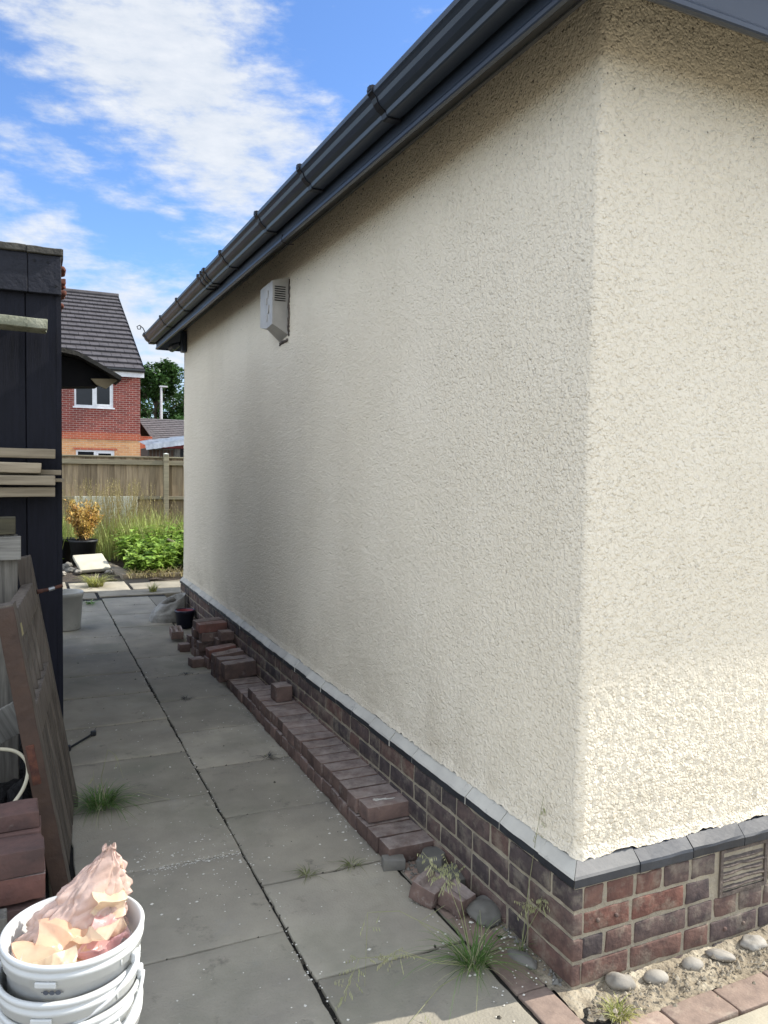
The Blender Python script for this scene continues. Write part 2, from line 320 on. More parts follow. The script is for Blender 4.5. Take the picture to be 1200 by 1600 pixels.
def dusty(t, b, colr, vec):
    # pale dust and mortar lying on the upward faces of old bricks
    L = t.links; g = N(t, 'ShaderNodeNewGeometry'); sp = N(t, 'ShaderNodeSeparateXYZ'); L.new(g.outputs['Normal'], sp.inputs[0])
    n = N(t, 'ShaderNodeTexNoise'); n.inputs['Scale'].default_value = 14; n.inputs['Detail'].default_value = 8; n.inputs['Roughness'].default_value = .7; L.new(vec, n.inputs['Vector'])
    f = ML(t, 'MULTIPLY', ML(t, 'MULTIPLY', ML(t, 'SUBTRACT', sp.outputs[2], .55), 3.0, clamp=True), ML(t, 'MULTIPLY', ML(t, 'SUBTRACT', n.outputs[0], .30), 2.6, clamp=True))
    m_ = N(t, 'ShaderNodeMix', data_type='RGBA'); L.new(ML(t, 'MULTIPLY', f, .75), m_.inputs[0]); L.new(colr, m_.inputs[6]); m_.inputs[7].default_value = (.40, .35, .31, 1)
    L.new(m_.outputs[2], b.inputs['Base Color'])
m_rowb = mat('loose_brick', (.20, .135, .11), (.105, .075, .066), extra=dusty, scale=12, rough=.88, bump=.7, bscale=85, bdist=.004, objrand=.5, c3=(.34, .29, .25), s3=16, t3=(.56, .76), spec=.2)
m_redb = mat('red_brick_loose', (.24, .115, .09), (.15, .08, .066), extra=dusty, scale=12, rough=.88, bump=.7, bscale=85, bdist=.004, objrand=.5, c3=(.30, .24, .20), s3=14, t3=(.6, .75), spec=.2)
m_stone = mat('beach_pebble', (.36, .33, .275), (.23, .21, .18), scale=9, rough=.75, bump=.4, bscale=70, bdist=.004, objrand=.35, c3=(.45, .43, .38), s3=11, t3=(.55, .72))
m_dstone = mat('dark_cobble', (.19, .18, .155), (.12, .115, .10), scale=7, rough=.75, bump=.3, bscale=60, bdist=.004, objrand=.3, c3=(.2, .19, .17), s3=8, t3=(.6, .8))
m_crumb = mat('render_crumb', (.74, .71, .62), (.6, .57, .5), scale=30, rough=.9)
m_black = mat('black_stained_timber', (.0075, .008, .0150), (.0035, .004, .008), scale=6, rough=.6, bump=.35, bscale=30, bdist=.003, tone=.8, stretch=(9, 9, .7), spec=.22)
m_trim = mat('shed_felt_edge', (.085, .08, .068), (.045, .043, .038), scale=14, rough=.9, bump=.5, bscale=60, c3=(.17, .17, .12), s3=10, t3=(.6, .75))
m_terra = mat('terracotta', (.15, .05, .03), (.07, .028, .02), scale=12, rough=.85, bump=.4, bscale=40)
def wood(name, a, b, grain, **k): return mat(name, a, b, scale=1.0, rough=.85, bump=.55, bscale=1.6, bdist=.003, tone=k.pop('tone', .5), stretch=grain, detail=9, **k)
m_wx = wood('batten_timber', (.36, .30, .21), (.19, .155, .105), (3, 60, 60), objrand=.5)
m_wgx = wood('grey_board', (.25, .24, .21), (.10, .094, .082), (3, 70, 70))
m_wgz = wood('grey_post', (.20, .185, .155), (.07, .064, .055), (60, 60, 3))
m_gate = wood('weathered_gate', (.155, .13, .105), (.065, .053, .043), (50, 50, 3), c3=(.09, .10, .08), s3=3, t3=(.55, .8))
m_gbrown = mat('brown_gate_paint', (.085, .052, .036), (.055, .036, .027), scale=9, rough=.6, bump=.3, bscale=50, c3=(.33, .27, .19), s3=5, t3=(.66, .70))
m_fence = wood('fence_timber', (.37, .285, .18), (.20, .15, .095), (28, 28, 2.2), tone=.9, c3=(.13, .10, .065), s3=1.3, t3=(.6, .85))
m_frail = wood('fence_rail', (.30, .265, .18), (.18, .155, .105), (2, 30, 30))
def w_plastic(t, b, colr, vec):
    b.inputs['Subsurface Weight'].default_value = .12; b.inputs['Subsurface Radius'].default_value = (.01, .01, .008); b.inputs['Subsurface Scale'].default_value = .6
m_bucket = mat('white_bucket_plastic', (.60, .61, .59), (.56, .57, .55), scale=6, rough=.32, spec=.45, c3=(.66, .61, .42), s3=5, t3=(.64, .72), extra=w_plastic, bump=.05, bscale=20)
m_handle = mat('white_handle_plastic', (.66, .67, .66), scale=5, rough=.35)
m_mark = mat('grey_print', (.10, .11, .13), rough=.5)
m_gbucket = mat('grey_bucket', (.58, .57, .52), (.46, .455, .42), scale=5, rough=.5, c3=(.22, .22, .2), s3=6, t3=(.58, .75))
def film(t, b, colr, vec):
    L = t.links
    tr = N(t, 'ShaderNodeBsdfTranslucent'); L.new(colr, tr.inputs[0]); tp = N(t, 'ShaderNodeBsdfTransparent')
    m1 = N(t, 'ShaderNodeMixShader'); m1.inputs[0].default_value = .35; m2 = N(t, 'ShaderNodeMixShader'); m2.inputs[0].default_value = .16
    L.new(b.outputs[0], m1.inputs[1]); L.new(tr.outputs[0], m1.inputs[2]); L.new(m1.outputs[0], m2.inputs[1]); L.new(tp.outputs[0], m2.inputs[2])
    L.new(m2.outputs[0], t.nodes['Material Output'].inputs[0])
FB = dict(rough=.28, spec=.5, bump=.5, bscale=38, bdist=.006, scale=14)
m_pink = mat('pink_film', (.80, .62, .53), (.74, .54, .46), extra=film, **FB)
m_clear = mat('milky_film', (.80, .72, .68), (.70, .62, .60), extra=film, **FB)
m_peach = mat('peach_paper', (.80, .56, .38), (.74, .46, .30), extra=film, **FB)
m_creamp = mat('cream_paper', (.82, .72, .52), (.70, .60, .42), extra=film, **FB)
m_rose = mat('rose_film', (.78, .40, .38), (.72, .52, .50), extra=film, **FB)
m_sack = mat('rubble_sack', (.42, .41, .37), (.22, .21, .19), scale=9, rough=.6, bump=.6, bscale=30, bdist=.01, c3=(.13, .12, .10), s3=7, t3=(.56, .75))
m_navy = mat('navy_plastic', (.015, .018, .04), rough=.35, spec=.5)
m_redp = mat('red_plastic', (.25, .03, .04), rough=.4)
m_pot = mat('black_pot_plastic', (.02, .022, .024), rough=.5)
m_hose = mat('cream_hose', (.50, .46, .34), rough=.5)
m_rust = mat('rusty_iron', (.13, .05, .03), (.05, .025, .02), scale=40, rough=.8, bump=.4)
m_steel = mat('worn_steel', (.35, .36, .36), rough=.4, metal=.7)
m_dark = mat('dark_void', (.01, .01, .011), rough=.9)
def leafm(name, a, b, **k): return mat(name, a, b, scale=k.pop('scale', 9), rough=.5, spec=.35, tone=.9, trans=.3, **k)
m_grass = leafm('grass_blade', (.13, .23, .05), (.08, .16, .035))
m_straw = leafm('straw_blade', (.38, .31, .15), (.27, .23, .09))
m_seed = leafm('seed_head', (.42, .40, .24), (.30, .32, .15))
m_ygrass = leafm('yellow_grass', (.36, .34, .10), (.22, .25, .06))
m_potato = leafm('crop_leaf', (.29, .40, .07), (.15, .27, .04))
m_tgrass = leafm('tall_grass_leaf', (.28, .38, .09), (.38, .38, .13))
m_orange = leafm('orange_shrub_leaf', (.52, .29, .10), (.42, .34, .08))
m_tree = leafm('tree_leaf', (.055, .11, .028), (.03, .07, .018), scale=2)
m_bark = mat('bark', (.09, .07, .05), rough=.9, bump=.5, bscale=20)
m_stem = mat('stem', (.14, .16, .05), rough=.7)
def brickm(name, c1, c2, mortar, s=1.0):
    def ex(t, b, colr, vec):
        L = t.links; tcn = N(t, 'ShaderNodeTexCoord'); g = N(t, 'ShaderNodeNewGeometry')
        sp = N(t, 'ShaderNodeSeparateXYZ'); L.new(tcn.outputs['Object'], sp.inputs[0]); cb = N(t, 'ShaderNodeCombineXYZ')
        L.new(ML(t, 'ADD', sp.outputs[0], sp.outputs[1]), cb.inputs[0]); L.new(sp.outputs[2], cb.inputs[1])
        br = N(t, 'ShaderNodeTexBrick'); L.new(cb.outputs[0], br.inputs['Vector']); br.inputs['Scale'].default_value = 1.0
        br.inputs['Brick Width'].default_value = .225*s; br.inputs['Row Height'].default_value = .075*s; br.inputs['Mortar Size'].default_value = .007*s; br.inputs['Mortar Smooth'].default_value = .3
        br.inputs['Color1'].default_value = (*c1, 1); br.inputs['Color2'].default_value = (*c2, 1); br.inputs['Mortar'].default_value = (*mortar, 1); br.inputs['Bias'].default_value = -.1
        n = N(t, 'ShaderNodeTexNoise'); n.inputs['Scale'].default_value = 2.5; n.inputs['Detail'].default_value = 8; L.new(tcn.outputs['Object'], n.inputs['Vector'])
        sc = N(t, 'ShaderNodeVectorMath', operation='SCALE'); L.new(br.outputs[0], sc.inputs[0]); L.new(ML(t, 'ADD', ML(t, 'MULTIPLY', n.outputs[0], .6), .7), sc.inputs['Scale'])
        L.new(sc.outputs[0], b.inputs['Base Color'])
        bp = N(t, 'ShaderNodeBump'); bp.inputs['Strength'].default_value = .6; bp.inputs['Distance'].default_value = .01; bp.invert = True
        L.new(br.outputs['Fac'], bp.inputs['Height']); L.new(bp.outputs[0], b.inputs['Normal'])
    return mat(name, c1, rough=.9, extra=ex)
m_hred = brickm('house_red_brick', (.25, .055, .042), (.15, .035, .032), (.40, .33, .28))
m_hbuff = brickm('house_buff_brick', (.55, .29, .13), (.46, .22, .10), (.50, .42, .30))
m_horange = brickm('house_orange_brick', (.40, .10, .05), (.36, .085, .045), (.42, .30, .22))
m_tile = mat('grey_roof_tile', (.085, .078, .08), (.055, .05, .052), scale=3, rough=.75, bump=.3, bscale=20, tone=.6)
m_white = mat('white_upvc', (.78, .79, .80), rough=.35)
m_glass = mat('dark_glass', (.014, .016, .02), rough=.12, spec=.3)
m_lamp = mat('lamp_column_grey', (.55, .57, .58), rough=.45)
m_sheet = mat('silver_sheet', (.24, .26, .28), (.14, .155, .17), scale=3, rough=.35, bump=.5, bscale=6, bdist=.05)
m_paleb = mat('pale_board', (.60, .62, .55), (.50, .52, .44), scale=3, rough=.5)

# ================================================================ GROUND
def gridz(x): return x
mb = MB(); box(mb, (-250, -60, -.6), (250, 500, -.035)); tag(mb.build('ground', mat('rough_ground', (.20, .17, .125), (.13, .115, .08), scale=.8, rough=.95)), kind='structure')
mb = MB(); box(mb, (-1.31, -2.6, -.034), (0.0, 8.75, -.010)); tag(mb.build('path_joint_bed', m_joint), kind='structure')
mb = MB(); k = 0
Lj = [-2.40, -1.81, -1.22, -.63, -.04, .57, 1.13, 1.716, 2.28, 2.85, 3.45, 3.99, 4.645, 5.25, 5.86, 6.51, 7.157]
Rj = [-2.05, -1.46, -.88, -.29, .301, .86, 1.434, 2.016, 2.574, 3.18, 3.78, 4.379, 5.015, 5.579, 6.238, 6.75, 7.266]
def slab(x0, x1, y0, y1, z=0.0, tone=0.0, g=.0032, r=.005, skew=0.0, th=.045, res=.04, j=.0018):
    global k; k += 1; x0 += U(-.0025, .0025); x1 += U(-.0025, .0025); y0 += U(-.002, .002); y1 += U(-.002, .002)
    cx, cy = (x0+x1)/2, (y0+y1)/2
    X = XF((cx, cy, z-th/2), rz=skew+U(-.0055, .0055), rx=U(-.006, .006), ry=U(-.006, .006))
    rbox(mb, (0, 0, 0), (x1-x0-2*g, y1-y0-2*g, th), r, X=X, tone=tone, res=res, jit=j, freq=6, seed=k, chip=.010)
for a, b in zip(Lj, Lj[1:]): slab(-1.295, -.695, a, b, tone=U(-.16, .16))
for a, b in zip(Rj, Rj[1:]): slab(-.693, -.192, a, b, tone=U(-.16, .16))
for a, b in zip(Rj[4:], Rj[5:]): slab(-.19, -.004, a, b, z=-.006, tone=U(-.35, -.1))
tag(mb.build('path', m_slab, smooth=True), kind='structure')
mb = MB()
for (x0, x1, y0, y1) in ((-2.4, -.72, 7.30, 7.72), (-.70, .45, 7.38, 7.80), (.47, 1.5, 7.36, 7.85), (-2.4, -1.0, 7.74, 8.6), (-.98, -.31, 7.74, 8.5), (-.29, .62, 7.82, 8.32), (.64, 1.6, 7.87, 8.6)):
    slab(x0, x1, y0, y1, z=.004, tone=U(-.25, .2), g=.008, th=.05)
tag(mb.build('patio', m_slabfar, smooth=True), kind='structure')
# near the corner: brick edging, sandy strip, buff paving
mb = MB()
box(mb, (-.075, -.175, -.034), (4.0, .0, -.028))
vs = []; fs = []; nx, ny = 170, 34
for i in range(nx+1):
    for j in range(ny+1):
        x = -.075+1.6*i/nx; y = -.185+.19*j/ny
        z = -.012+.013*noise.noise(Vector((x*7, y*7, 1)))+.007*noise.noise(Vector((x*35, y*35, 3)))+.010*(j/ny)
        if noise.noise(Vector((x*5, y*9, 5))) > .05 and j < ny*.55: z += .006*noise.noise(Vector((x*110, y*110, 2)))
        vs.append((x, y, z))
for i in range(nx):
    for j in range(ny): fs.append((i*(ny+1)+j, (i+1)*(ny+1)+j, (i+1)*(ny+1)+j+1, i*(ny+1)+j+1))
mb.add(vs, fs)
vs = []; fs = []; nx, ny = 12, 110
for i in range(nx+1):
    for j in range(ny+1):
        x = -.080+.056*i/nx; y = -.0+1.0*j/ny
        vs.append((x, y, -.010+.010*i/nx+.008*noise.noise(Vector((x*30, y*30, 7)))))
for i in range(nx):
    for j in range(ny): fs.append((i*(ny+1)+j, (i+1)*(ny+1)+j, (i+1)*(ny+1)+j+1, i*(ny+1)+j+1))
mb.add(vs, fs)
tag(mb.build('sand_strip', m_sand, smooth=True), kind='structure')
mb = MB()
yy = -.78
while yy < .75:
    rbox(mb, (-.131, yy+.1, -.031), (.100, .196, .06), .004, tone=U(-.35, .15), res=.02, jit=.0015, seed=yy*9+3, chip=.006); yy += .2
for i in range(14):
    x = -.075+.17*0+.2035*i+.02
    rbox(mb, (x+.1, -.237, -.030), (.197, .098, .06), .004, tone=U(-.25, .25), res=.02, jit=.0015, seed=i*3.3, chip=.006, X=XF((0, 0, U(-.002, .002))))
tag(mb.build('brick_edging', m_paver, smooth=True), kind='structure')
mb = MB()
for i in range(5):
    for j in range(3): slab(-.075+.6*i-(.3 if j % 2 else 0)+.0, -.075+.6*i+.6-(.3 if j % 2 else 0), -.89-.6*j, -.29-.6*j, z=-.002, tone=0, r=.006, res=.05)
tag(mb.build('pavement', m_pale, smooth=True), kind='structure')

# ================================================================ BUNGALOW
L_ = 6.173; ZR = .366; HW = 2.86; WX = 7.0
bung = thing('bungalow', 'cream roughcast bungalow with brick plinth and dark grey gutter along the path', 'house', (0, 0, 0))
def wallgrid():
    # perimeter samples: far end of path side -> near corner -> along the lit face
    ps = []; rc = .022
    s = 0; y = L_; 
    ys = []
    while y > rc:
        ys.append(y); d = .0072+.0036*max(0, y); y -= min(d, .034)
    for y in ys: ps.append(((0, y), (-1, 0)))
    for i in range(6):
        a = math.pi+math.pi/2*i/5; ps.append(((rc+rc*math.cos(a), rc+rc*math.sin(a)), (math.cos(a), math.sin(a))))
    x = rc
    while x < 3.2:
        x += (.0072 if x < 1.0 else .05); ps.append(((x, 0), (0, -1)))
    ps.append(((WX, 0), (0, -1)))
    zs = []; z = ZR
    while z < HW: zs.append(z); z += .0088 if z < .6 else .0105
    zs.append(HW)
    vs = []; fs = []; nz = len(zs)
    for (p, n) in ps:
        edge = abs(p[0])+abs(p[1])
        for j, z in enumerate(zs):
            q = Vector((p[0], p[1], z))
            bot = .012*noise.noise(Vector((p[0]*9, p[1]*9, 4)))+.009*noise.noise(Vector((p[0]*38, p[1]*38, 9))) if j == 0 else 0
            d = .0032*noise.noise(q*66)+.0028*noise.noise(q*115+Vector((5, 5, 5)))+.004*noise.noise(q*3)
            if j == 0: d += .004
            if j < 3: d += .004
            vs.append((p[0]+n[0]*d, p[1]+n[1]*d, z+bot))
    for i in range(len(ps)-1):
        for j in range(nz-1): fs.append((i*nz+j, (i+1)*nz+j, (i+1)*nz+j+1, i*nz+j+1))
    m = MB(); m.add(vs, fs)
    # underside lip and the unseen rear walls
    m.add([(.05, L_, ZR), (.05, .05, ZR), (WX, .05, ZR), (0, L_, ZR), (0, 0, ZR), (WX, 0, ZR)], [(0, 1, 4, 3), (1, 2, 5, 4)])
    box(m, (0.0, L_-.02, 0), (WX, L_+.004, HW)); box(m, (WX, 0, 0), (WX+.02, L_, HW))
    return m
wallgrid().build('rendered_wall', m_rc, bung, smooth=True)
# plinth: mortar core + individual bricks in one mesh
mb = MB(); mc = MB()
box(mc, (-.0255, .0, -.1), (.12, L_, ZR-.03)); box(mc, (.1205, -.0255, -.1), (WX, .10, ZR-.031)); box(mc, (-.0255, -.0255, -.1), (.12, -.0005, ZR-.031))
mc.build('plinth_mortar', m_mortar, bung)
VX0, VX1, VZ0, VZ1 = .545, .757, .147, .300
for c in range(-1, 4):
    z0 = c*.075+.005; off = 0 if c % 2 else .1125
    y = -.03
    first = True
    seq = []
    # header / stretcher pattern, alternating at the corner
    yy = -.030; i = 0
    while yy < L_-.02:
        w = (.215 if (i % 2 == (c % 2)) or U(0, 1) < .15 else .1025)
        w = min(w, L_-yy); seq.append((yy, w)); yy += w+.011; i += 1
    for (yy, w) in seq:
        if w < .03: continue
        r_ = U(0, 1); tone = U(-.35, .35) if r_ < .7 else U(-.75, -.5)
        rbox(mb, (-.012, yy+w/2, z0+.0325), (.036, w, .065), .005, tone=tone, res=.035, jit=.0022, freq=18, seed=yy*7+c, chip=.008)
    xx = .010+.075*(c % 2)+.0; 
    i = 0; xx = -.030+.0365 if False else .008
    if c % 2 == 0: xx = .008+.0
    # corner return: half or whole width to break the bond
    while xx < 1.7:
        w = (.205 if (i+c) % 2 else .1) if i else (.072 if c % 2 else .17)
        if U(0, 1) < .12: w = .1
        x1 = xx+w
        cuts = [(xx, x1)]
        if z0+.04 > VZ0 and xx < VX1 and x1 > VX0:
            cuts = [(xx, VX0-.012), (VX1+.012, x1)]
        for (a, b) in cuts:
            if b-a < .025: continue
            r_ = U(0, 1); tone = U(-.3, .55) if r_ < .62 else U(-.75, -.3)
            if a < .3 and c in (2, 3): tone = U(.3, .85)
            zt = .065
            rbox(mb, ((a+b)/2, -.012, z0+zt/2), (b-a, .036, zt), .005, tone=tone, res=.028, jit=.0015, freq=20, seed=a*17+c, chip=.010)
        if r_ < .3 and (x1-xx) > .15 and z0 > 0:      # raised studs on some faces
            for q in (.3, .7):
                rbox(mb, (xx+(x1-xx)*q, -.031, z0+.034), (.012, .012, .012), .004, tone=.1, res=.01, jit=.001)
        xx = x1+.011; i += 1
mb.build('plinth_bricks', m_brick, bung, smooth=True)
# coping of special bricks, sloped top (one part for each run)
def coping_run(mb, n, length, place, tones, zc=.303):
    x = 0; i = 0
    while x < length:
        w = min(length-x, U(.205, .225)); tn = tones(i)
        if i == 0: w = .135 if n == 1 else .205
        prof = [(0.012, 0), (-.036, 0), (-.0375, .003), (-.038, .026), (-.034, .033), (-.004, .061), (.012, .064)]
        g = .0014 if i else .0010; seg = 5; dz = U(-.0025, .0025); dd = U(-.0025, .0025)
        vs = []; fs = []
        for s in range(seg+1):
            t = x+g+(w-2*g)*s/seg
            for (u, v) in prof:
                nn = noise.noise_vector(Vector((t*14, u*50, v*50+n)))*.0034
                tt = t
                if i == 0: tt = t+u*(1-(t-x)/w)
                vs.append(place(tt, u+(0 if i == 0 else dd+nn.x), zc+v+(0 if i == 0 else dz+nn.z)))
        m = len(prof)
        for s in range(seg):
            for q in range(m-1): fs.append((s*m+q, (s+1)*m+q, (s+1)*m+q+1, s*m+q+1))
        fs.append(tuple(range(m))); fs.append(tuple(seg*m+q for q in range(m))[::-1])
        mb.add(vs, fs, tn[0], tn[1]); x += w; i += 1
        # painted vertical nose is darker than the weathered grey top on the path side
mb = MB()
def place_left(t, u, z): return (u, t, z)
def place_right(t, u, z): return (t, u, z)
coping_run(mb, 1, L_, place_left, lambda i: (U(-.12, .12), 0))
cop_l = mb
# faces of the vertical nose on the path side get the dark paint
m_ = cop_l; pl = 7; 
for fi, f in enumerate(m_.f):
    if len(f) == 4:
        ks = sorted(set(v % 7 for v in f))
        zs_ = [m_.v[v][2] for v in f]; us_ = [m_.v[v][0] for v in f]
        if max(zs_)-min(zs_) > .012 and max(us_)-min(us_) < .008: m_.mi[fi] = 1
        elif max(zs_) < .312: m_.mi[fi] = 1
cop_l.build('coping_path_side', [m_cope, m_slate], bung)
mb = MB(); coping_run(mb, 2, 2.4, place_right, lambda i: (U(.2, .6), 0) if i == 0 else ((.5, 1) if i == 1 else (U(-.3, .2), 1)))  # light corner stone, darker rest: sun patch and eave shade put into the colour
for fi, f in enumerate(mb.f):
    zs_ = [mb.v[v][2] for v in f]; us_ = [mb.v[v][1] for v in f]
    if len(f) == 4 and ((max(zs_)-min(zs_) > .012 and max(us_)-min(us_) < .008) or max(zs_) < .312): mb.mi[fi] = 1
m_copd = mat('coping_lit_grey', (.15, .145, .138), (.10, .10, .097), scale=9, rough=.6, bump=.4, bscale=50, bdist=.003, tone=.5)
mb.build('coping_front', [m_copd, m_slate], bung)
# air brick
av = bpy.data.objects.new('air_brick', None)
mb = MB(); box(mb, (VX0, -.012, VZ0), (VX1, -.008, VZ1), mi=1); 
f = [(VX0, VX1, VZ0, VZ0+.013), (VX0, VX1, VZ1-.010, VZ1), (VX0, VX0+.012, VZ0+.013, VZ1-.010), (VX1-.012, VX1, VZ0+.013, VZ1-.010)]
for (a, b, c, d) in f: box(mb, (a, -.033, c), (b, -.0115, d))
for i in range(5):
    z = VZ0+.018+i*.0235
    rbox(mb, (0, 0, 0), (VX1-VX0-.026, .020, .008), .003, jit=.0022, freq=50, res=.008, X=XF(((VX0+VX1)/2, -.024, z+.009), rx=.55), seed=i, chip=.01)
mb.build('air_brick', [mat('air_brick_clay', (.15, .12, .10), (.075, .062, .054), scale=30, rough=.9, bump=.6), m_dark], bung)
# fascia, soffit, gutter, roof
ZF = 2.645; DF = .242; E_ = .262
mb = MB()
fprof = [(0, 0), (.014, 0), (.017, .004), (.017, .016), (.012, .022), (.010, .028), (.010, .160), (0, .160)]
extrude(mb, fprof, (-DF+.017, -DF+.017, ZF), (-DF+.017, L_+E_-.017, ZF), (-1, 0, 0), (0, 0, 1), closed=True)
extrude(mb, fprof, (-DF+.0165, -DF+.0172, ZF), (WX+DF, -DF+.0172, ZF), (0, -1, 0), (0, 0, 1), closed=True)
extrude(mb, fprof, (-DF+.0165, L_+E_-.0172, ZF), (WX+DF, L_+E_-.0172, ZF), (0, 1, 0), (0, 0, 1), closed=True)
mb.build('fascia', m_upvc, bung)
mb = MB(); zi = ZF+.186; a = -DF+.016
def sof(pts): mb.add(pts, [(0, 1, 2, 3)])
zo = ZF+.012
P0, P1, P2, P3 = (a, a), (WX-a, a), (WX-a, L_-a), (a, L_-a)
Q0, Q1, Q2, Q3 = (.02, .02), (WX-.02, .02), (WX-.02, L_-.02), (.02, L_-.02)
for (p, q, r_, s_) in ((P0, P1, Q1, Q0), (P1, P2, Q2, Q1), (P2, P3, Q3, Q2), (P3, P0, Q0, Q3)):
    sof([(*p, zo), (*q, zo), (*r_, zi+.012), (*s_, zi+.012)])
mb.build('soffit', m_upvc, bung)
# timber fillet between soffit and wall that shows as a pale grey line
mb = MB(); 
extrude(mb, [(0, 0), (.016, -.003), (.016, .012), (0, .03)], (-.004, -.01, zi-.022), (-.004, L_, zi-.022), (-1, 0, 0), (0, 0, 1), closed=True, segs=1)
extrude(mb, [(0, 0), (.022, -.003), (.022, .012), (0, .03)], (-.004, -.004, zi-.0225), (WX, -.004, zi-.0225), (0, -1, 0), (0, 0, 1), closed=True)
mb.build('soffit_trim', mat('trim_grey', (.22, .225, .24), rough=.4), bung)
# hipped roof
mb = MB(); pit = math.tan(R(38)); o_ = DF+.03; zr0 = ZF+.165
hy = L_/2; rise = (hy+o_)*pit
A = [(-o_, -o_, zr0), (WX+o_, -o_, zr0), (WX+o_, L_+o_, zr0), (-o_, L_+o_, zr0), (hy, hy, zr0+rise), (WX-hy, hy, zr0+rise)]
mb.add(A, [(0, 1, 5, 4), (1, 2, 5), (2, 3, 4, 5), (3, 0, 4)])
B_ = [(x, y, z-.02) for (x, y, z) in A]
mb.add(B_, [(4, 5, 1, 0), (5, 2, 1), (5, 4, 3, 2), (4, 0, 3)])
rf = mb.build('roof', m_tile, bung)
# unseen wing, added to throw the shadow across the far paving
mb = MB(); box(mb, (2.0, L_+.01, 0), (6.8, 7.15, 2.7)); mb.build('added_shadow_wing', m_rc, bung)
mb = MB(); mb.add([(1.8, L_+.28, 2.72), (7.0, L_+.28, 2.72), (7.0, 7.4, 2.72), (1.8, 7.4, 2.72), (2.8, L_+.28, 3.5), (6, L_+.28, 3.5)], [(0, 1, 5, 4), (1, 2, 5), (2, 3, 4, 5), (3, 0, 4), (3, 2, 1, 0)])
mb.build('added_shadow_wing_roof', m_tile, bung)
# gutter
gp = [(0, .082), (0, .004), (.004, 0), (.050, .000), (.056, .003), (.060, .016), (.064, .019), (.076, .026), (.088, .040), (.094, .054), (.101, .062), (.108, .068), (.1105, .080), (.108, .086), (.104, .087), (.102, .083), (.101, .072), (.088, .060), (.080, .044), (.060, .026), (.052, .008), (.008, .006), (.005, .082)]
gx = -DF-.003; gz = ZF+.062
mb = MB(); extrude(mb, gp, (gx, -DF-.02, gz), (gx, L_+E_-.01, gz), (-1, 0, 0), (0, 0, 1), closed=True)
extrude(mb, gp, (gx+.0, L_+E_+.003, gz), (WX, L_+E_+.003, gz), (0, 1, 0), (0, 0, 1), closed=True)
gut = mb.build('gutter', m_gut, bung)
def scaled(p, s, c=(.05, .04)): return [(c[0]+(u-c[0])*s[0], c[1]+(v-c[1])*s[1]) for u, v in p]
def bracket(y, w=.036, name='gutter_bracket', s=(1.13, 1.15)):
    m = MB(); pr_ = [(max(0, u), v) for u, v in scaled(gp[:15], s)]
    extrude(m, pr_+[(0.0, .09)], (gx+.001, y-w/2, gz), (gx+.001, y+w/2, gz), (-1, 0, 0), (0, 0, 1), closed=True)
    box(m, (gx-.118, y-w*.3, gz+.078), (gx-.100, y+w*.3, gz+.094))
    return m.build(name, m_gbr, gut)
for y in (-.05, .781, 1.558, 2.253, 3.072, 3.74, 4.589, 5.394): bracket(y)
bracket(3.56, .05, 'gutter_union', (1.16, 1.18)); bracket(3.64, .03, 'gutter_union', (1.14, 1.15)); bracket(6.40, .03, 'gutter_stop_end', (1.12, 1.12))
m = MB(); extrude(m, scaled(gp[:15], (1.13, 1.13))+[(0, .09)], (gx, L_+E_-.012, gz), (gx, L_+E_+.05, gz), (-1, 0, 0), (0, 0, 1), closed=True)
m.build('gutter_corner', m_gut, gut)
# small dark corner bracket and flood light under the far eaves
fl = thing('security_light', 'small dark security light fixed under the far corner of the eaves', 'light', (-.03, 6.08, 2.66))
mb = MB(); rbox(mb, (.005, 0, .03), (.05, .10, .20), .01, res=.04, jit=0); mb.build('mounting_plate', m_upvc, fl)
mb = MB(); tube(mb, [(-.02, .05, .02), (-.06, .12, .0), (-.075, .20, -.01)], .028, 12, radii=[.02, .034, .04]); mb.build('lamp_head', m_upvc, fl)
# bit of wire over the gutter end, hanging lead under fascia
mb = MB(); pts = [(gx-.10, L_+.20, gz+.085), (gx-.125, L_+.19, gz+.13), (gx-.16, L_+.18, gz+.155), (gx-.185, L_+.18, gz+.14), (gx-.175, L_+.18, gz+.115), (gx-.15, L_+.18, gz+.118), (gx-.15, L_+.18, gz+.14)]
tube(mb, pts, .005, 6); mb.build('wire_end', m_black, gut)
mb = MB(); tube(mb, [(-DF+.002, 2.16, ZF+.03), (-DF-.001, 2.16, ZF-.004), (-DF+.03, 2.17, ZF-.012), (-DF+.07, 2.18, ZF-.004)], .0028, 6)
mb.build('cable_stub', m_black, bung)
# alarm box, painted over
al = thing('alarm_box', 'grey painted alarm box with louvre slots high on the shaded wall', 'alarm box', (0, 2.94, 2.44))
mb = MB(); d = .10
z0, z1 = -.165, .185
prof = [(-.155, z1-.0), (.155, z1-.04), (.155, z0+.03), (-.155, z0+.02)]
# wall outline (y,z) and front outline pulled in: five-sided wedge with a pointed bottom
back = [(-.150, .185), (.150, .17), (.150, -.10), (.04, -.185), (-.150, -.165)]
front = [(-.142, .155), (.120, .150), (.120, -.085), (-.02, -.112), (-.142, -.10)]
vs = [(.01, y, z) for y, z in back]+[(-d, y, z) for y, z in front]
fs = [(5, 6, 7, 8, 9)]+[(i, (i+1) % 5, 5+(i+1) % 5, 5+i) for i in range(5)]
mb.add(vs, fs)
m_al = mat('alarm_grey', (.47, .445, .40), (.39, .37, .335), scale=8, rough=.5, bump=.2, bscale=20)
ob = mb.build('cover', m_al, al)
mb = MB(); rbox(mb, (-.003, -.164, .0), (.010, .020, .34), .003, res=.012, jit=.006, freq=60, seed=2); rbox(mb, (-.003, -.06, -.19), (.010, .17, .018), .003, res=.012, jit=.007, freq=60, seed=3)
mb.build('bare_edge', mat('bare_roughcast', (.16, .13, .11), (.07, .06, .05), scale=60, rough=.95, bump=.8, bscale=90), al)
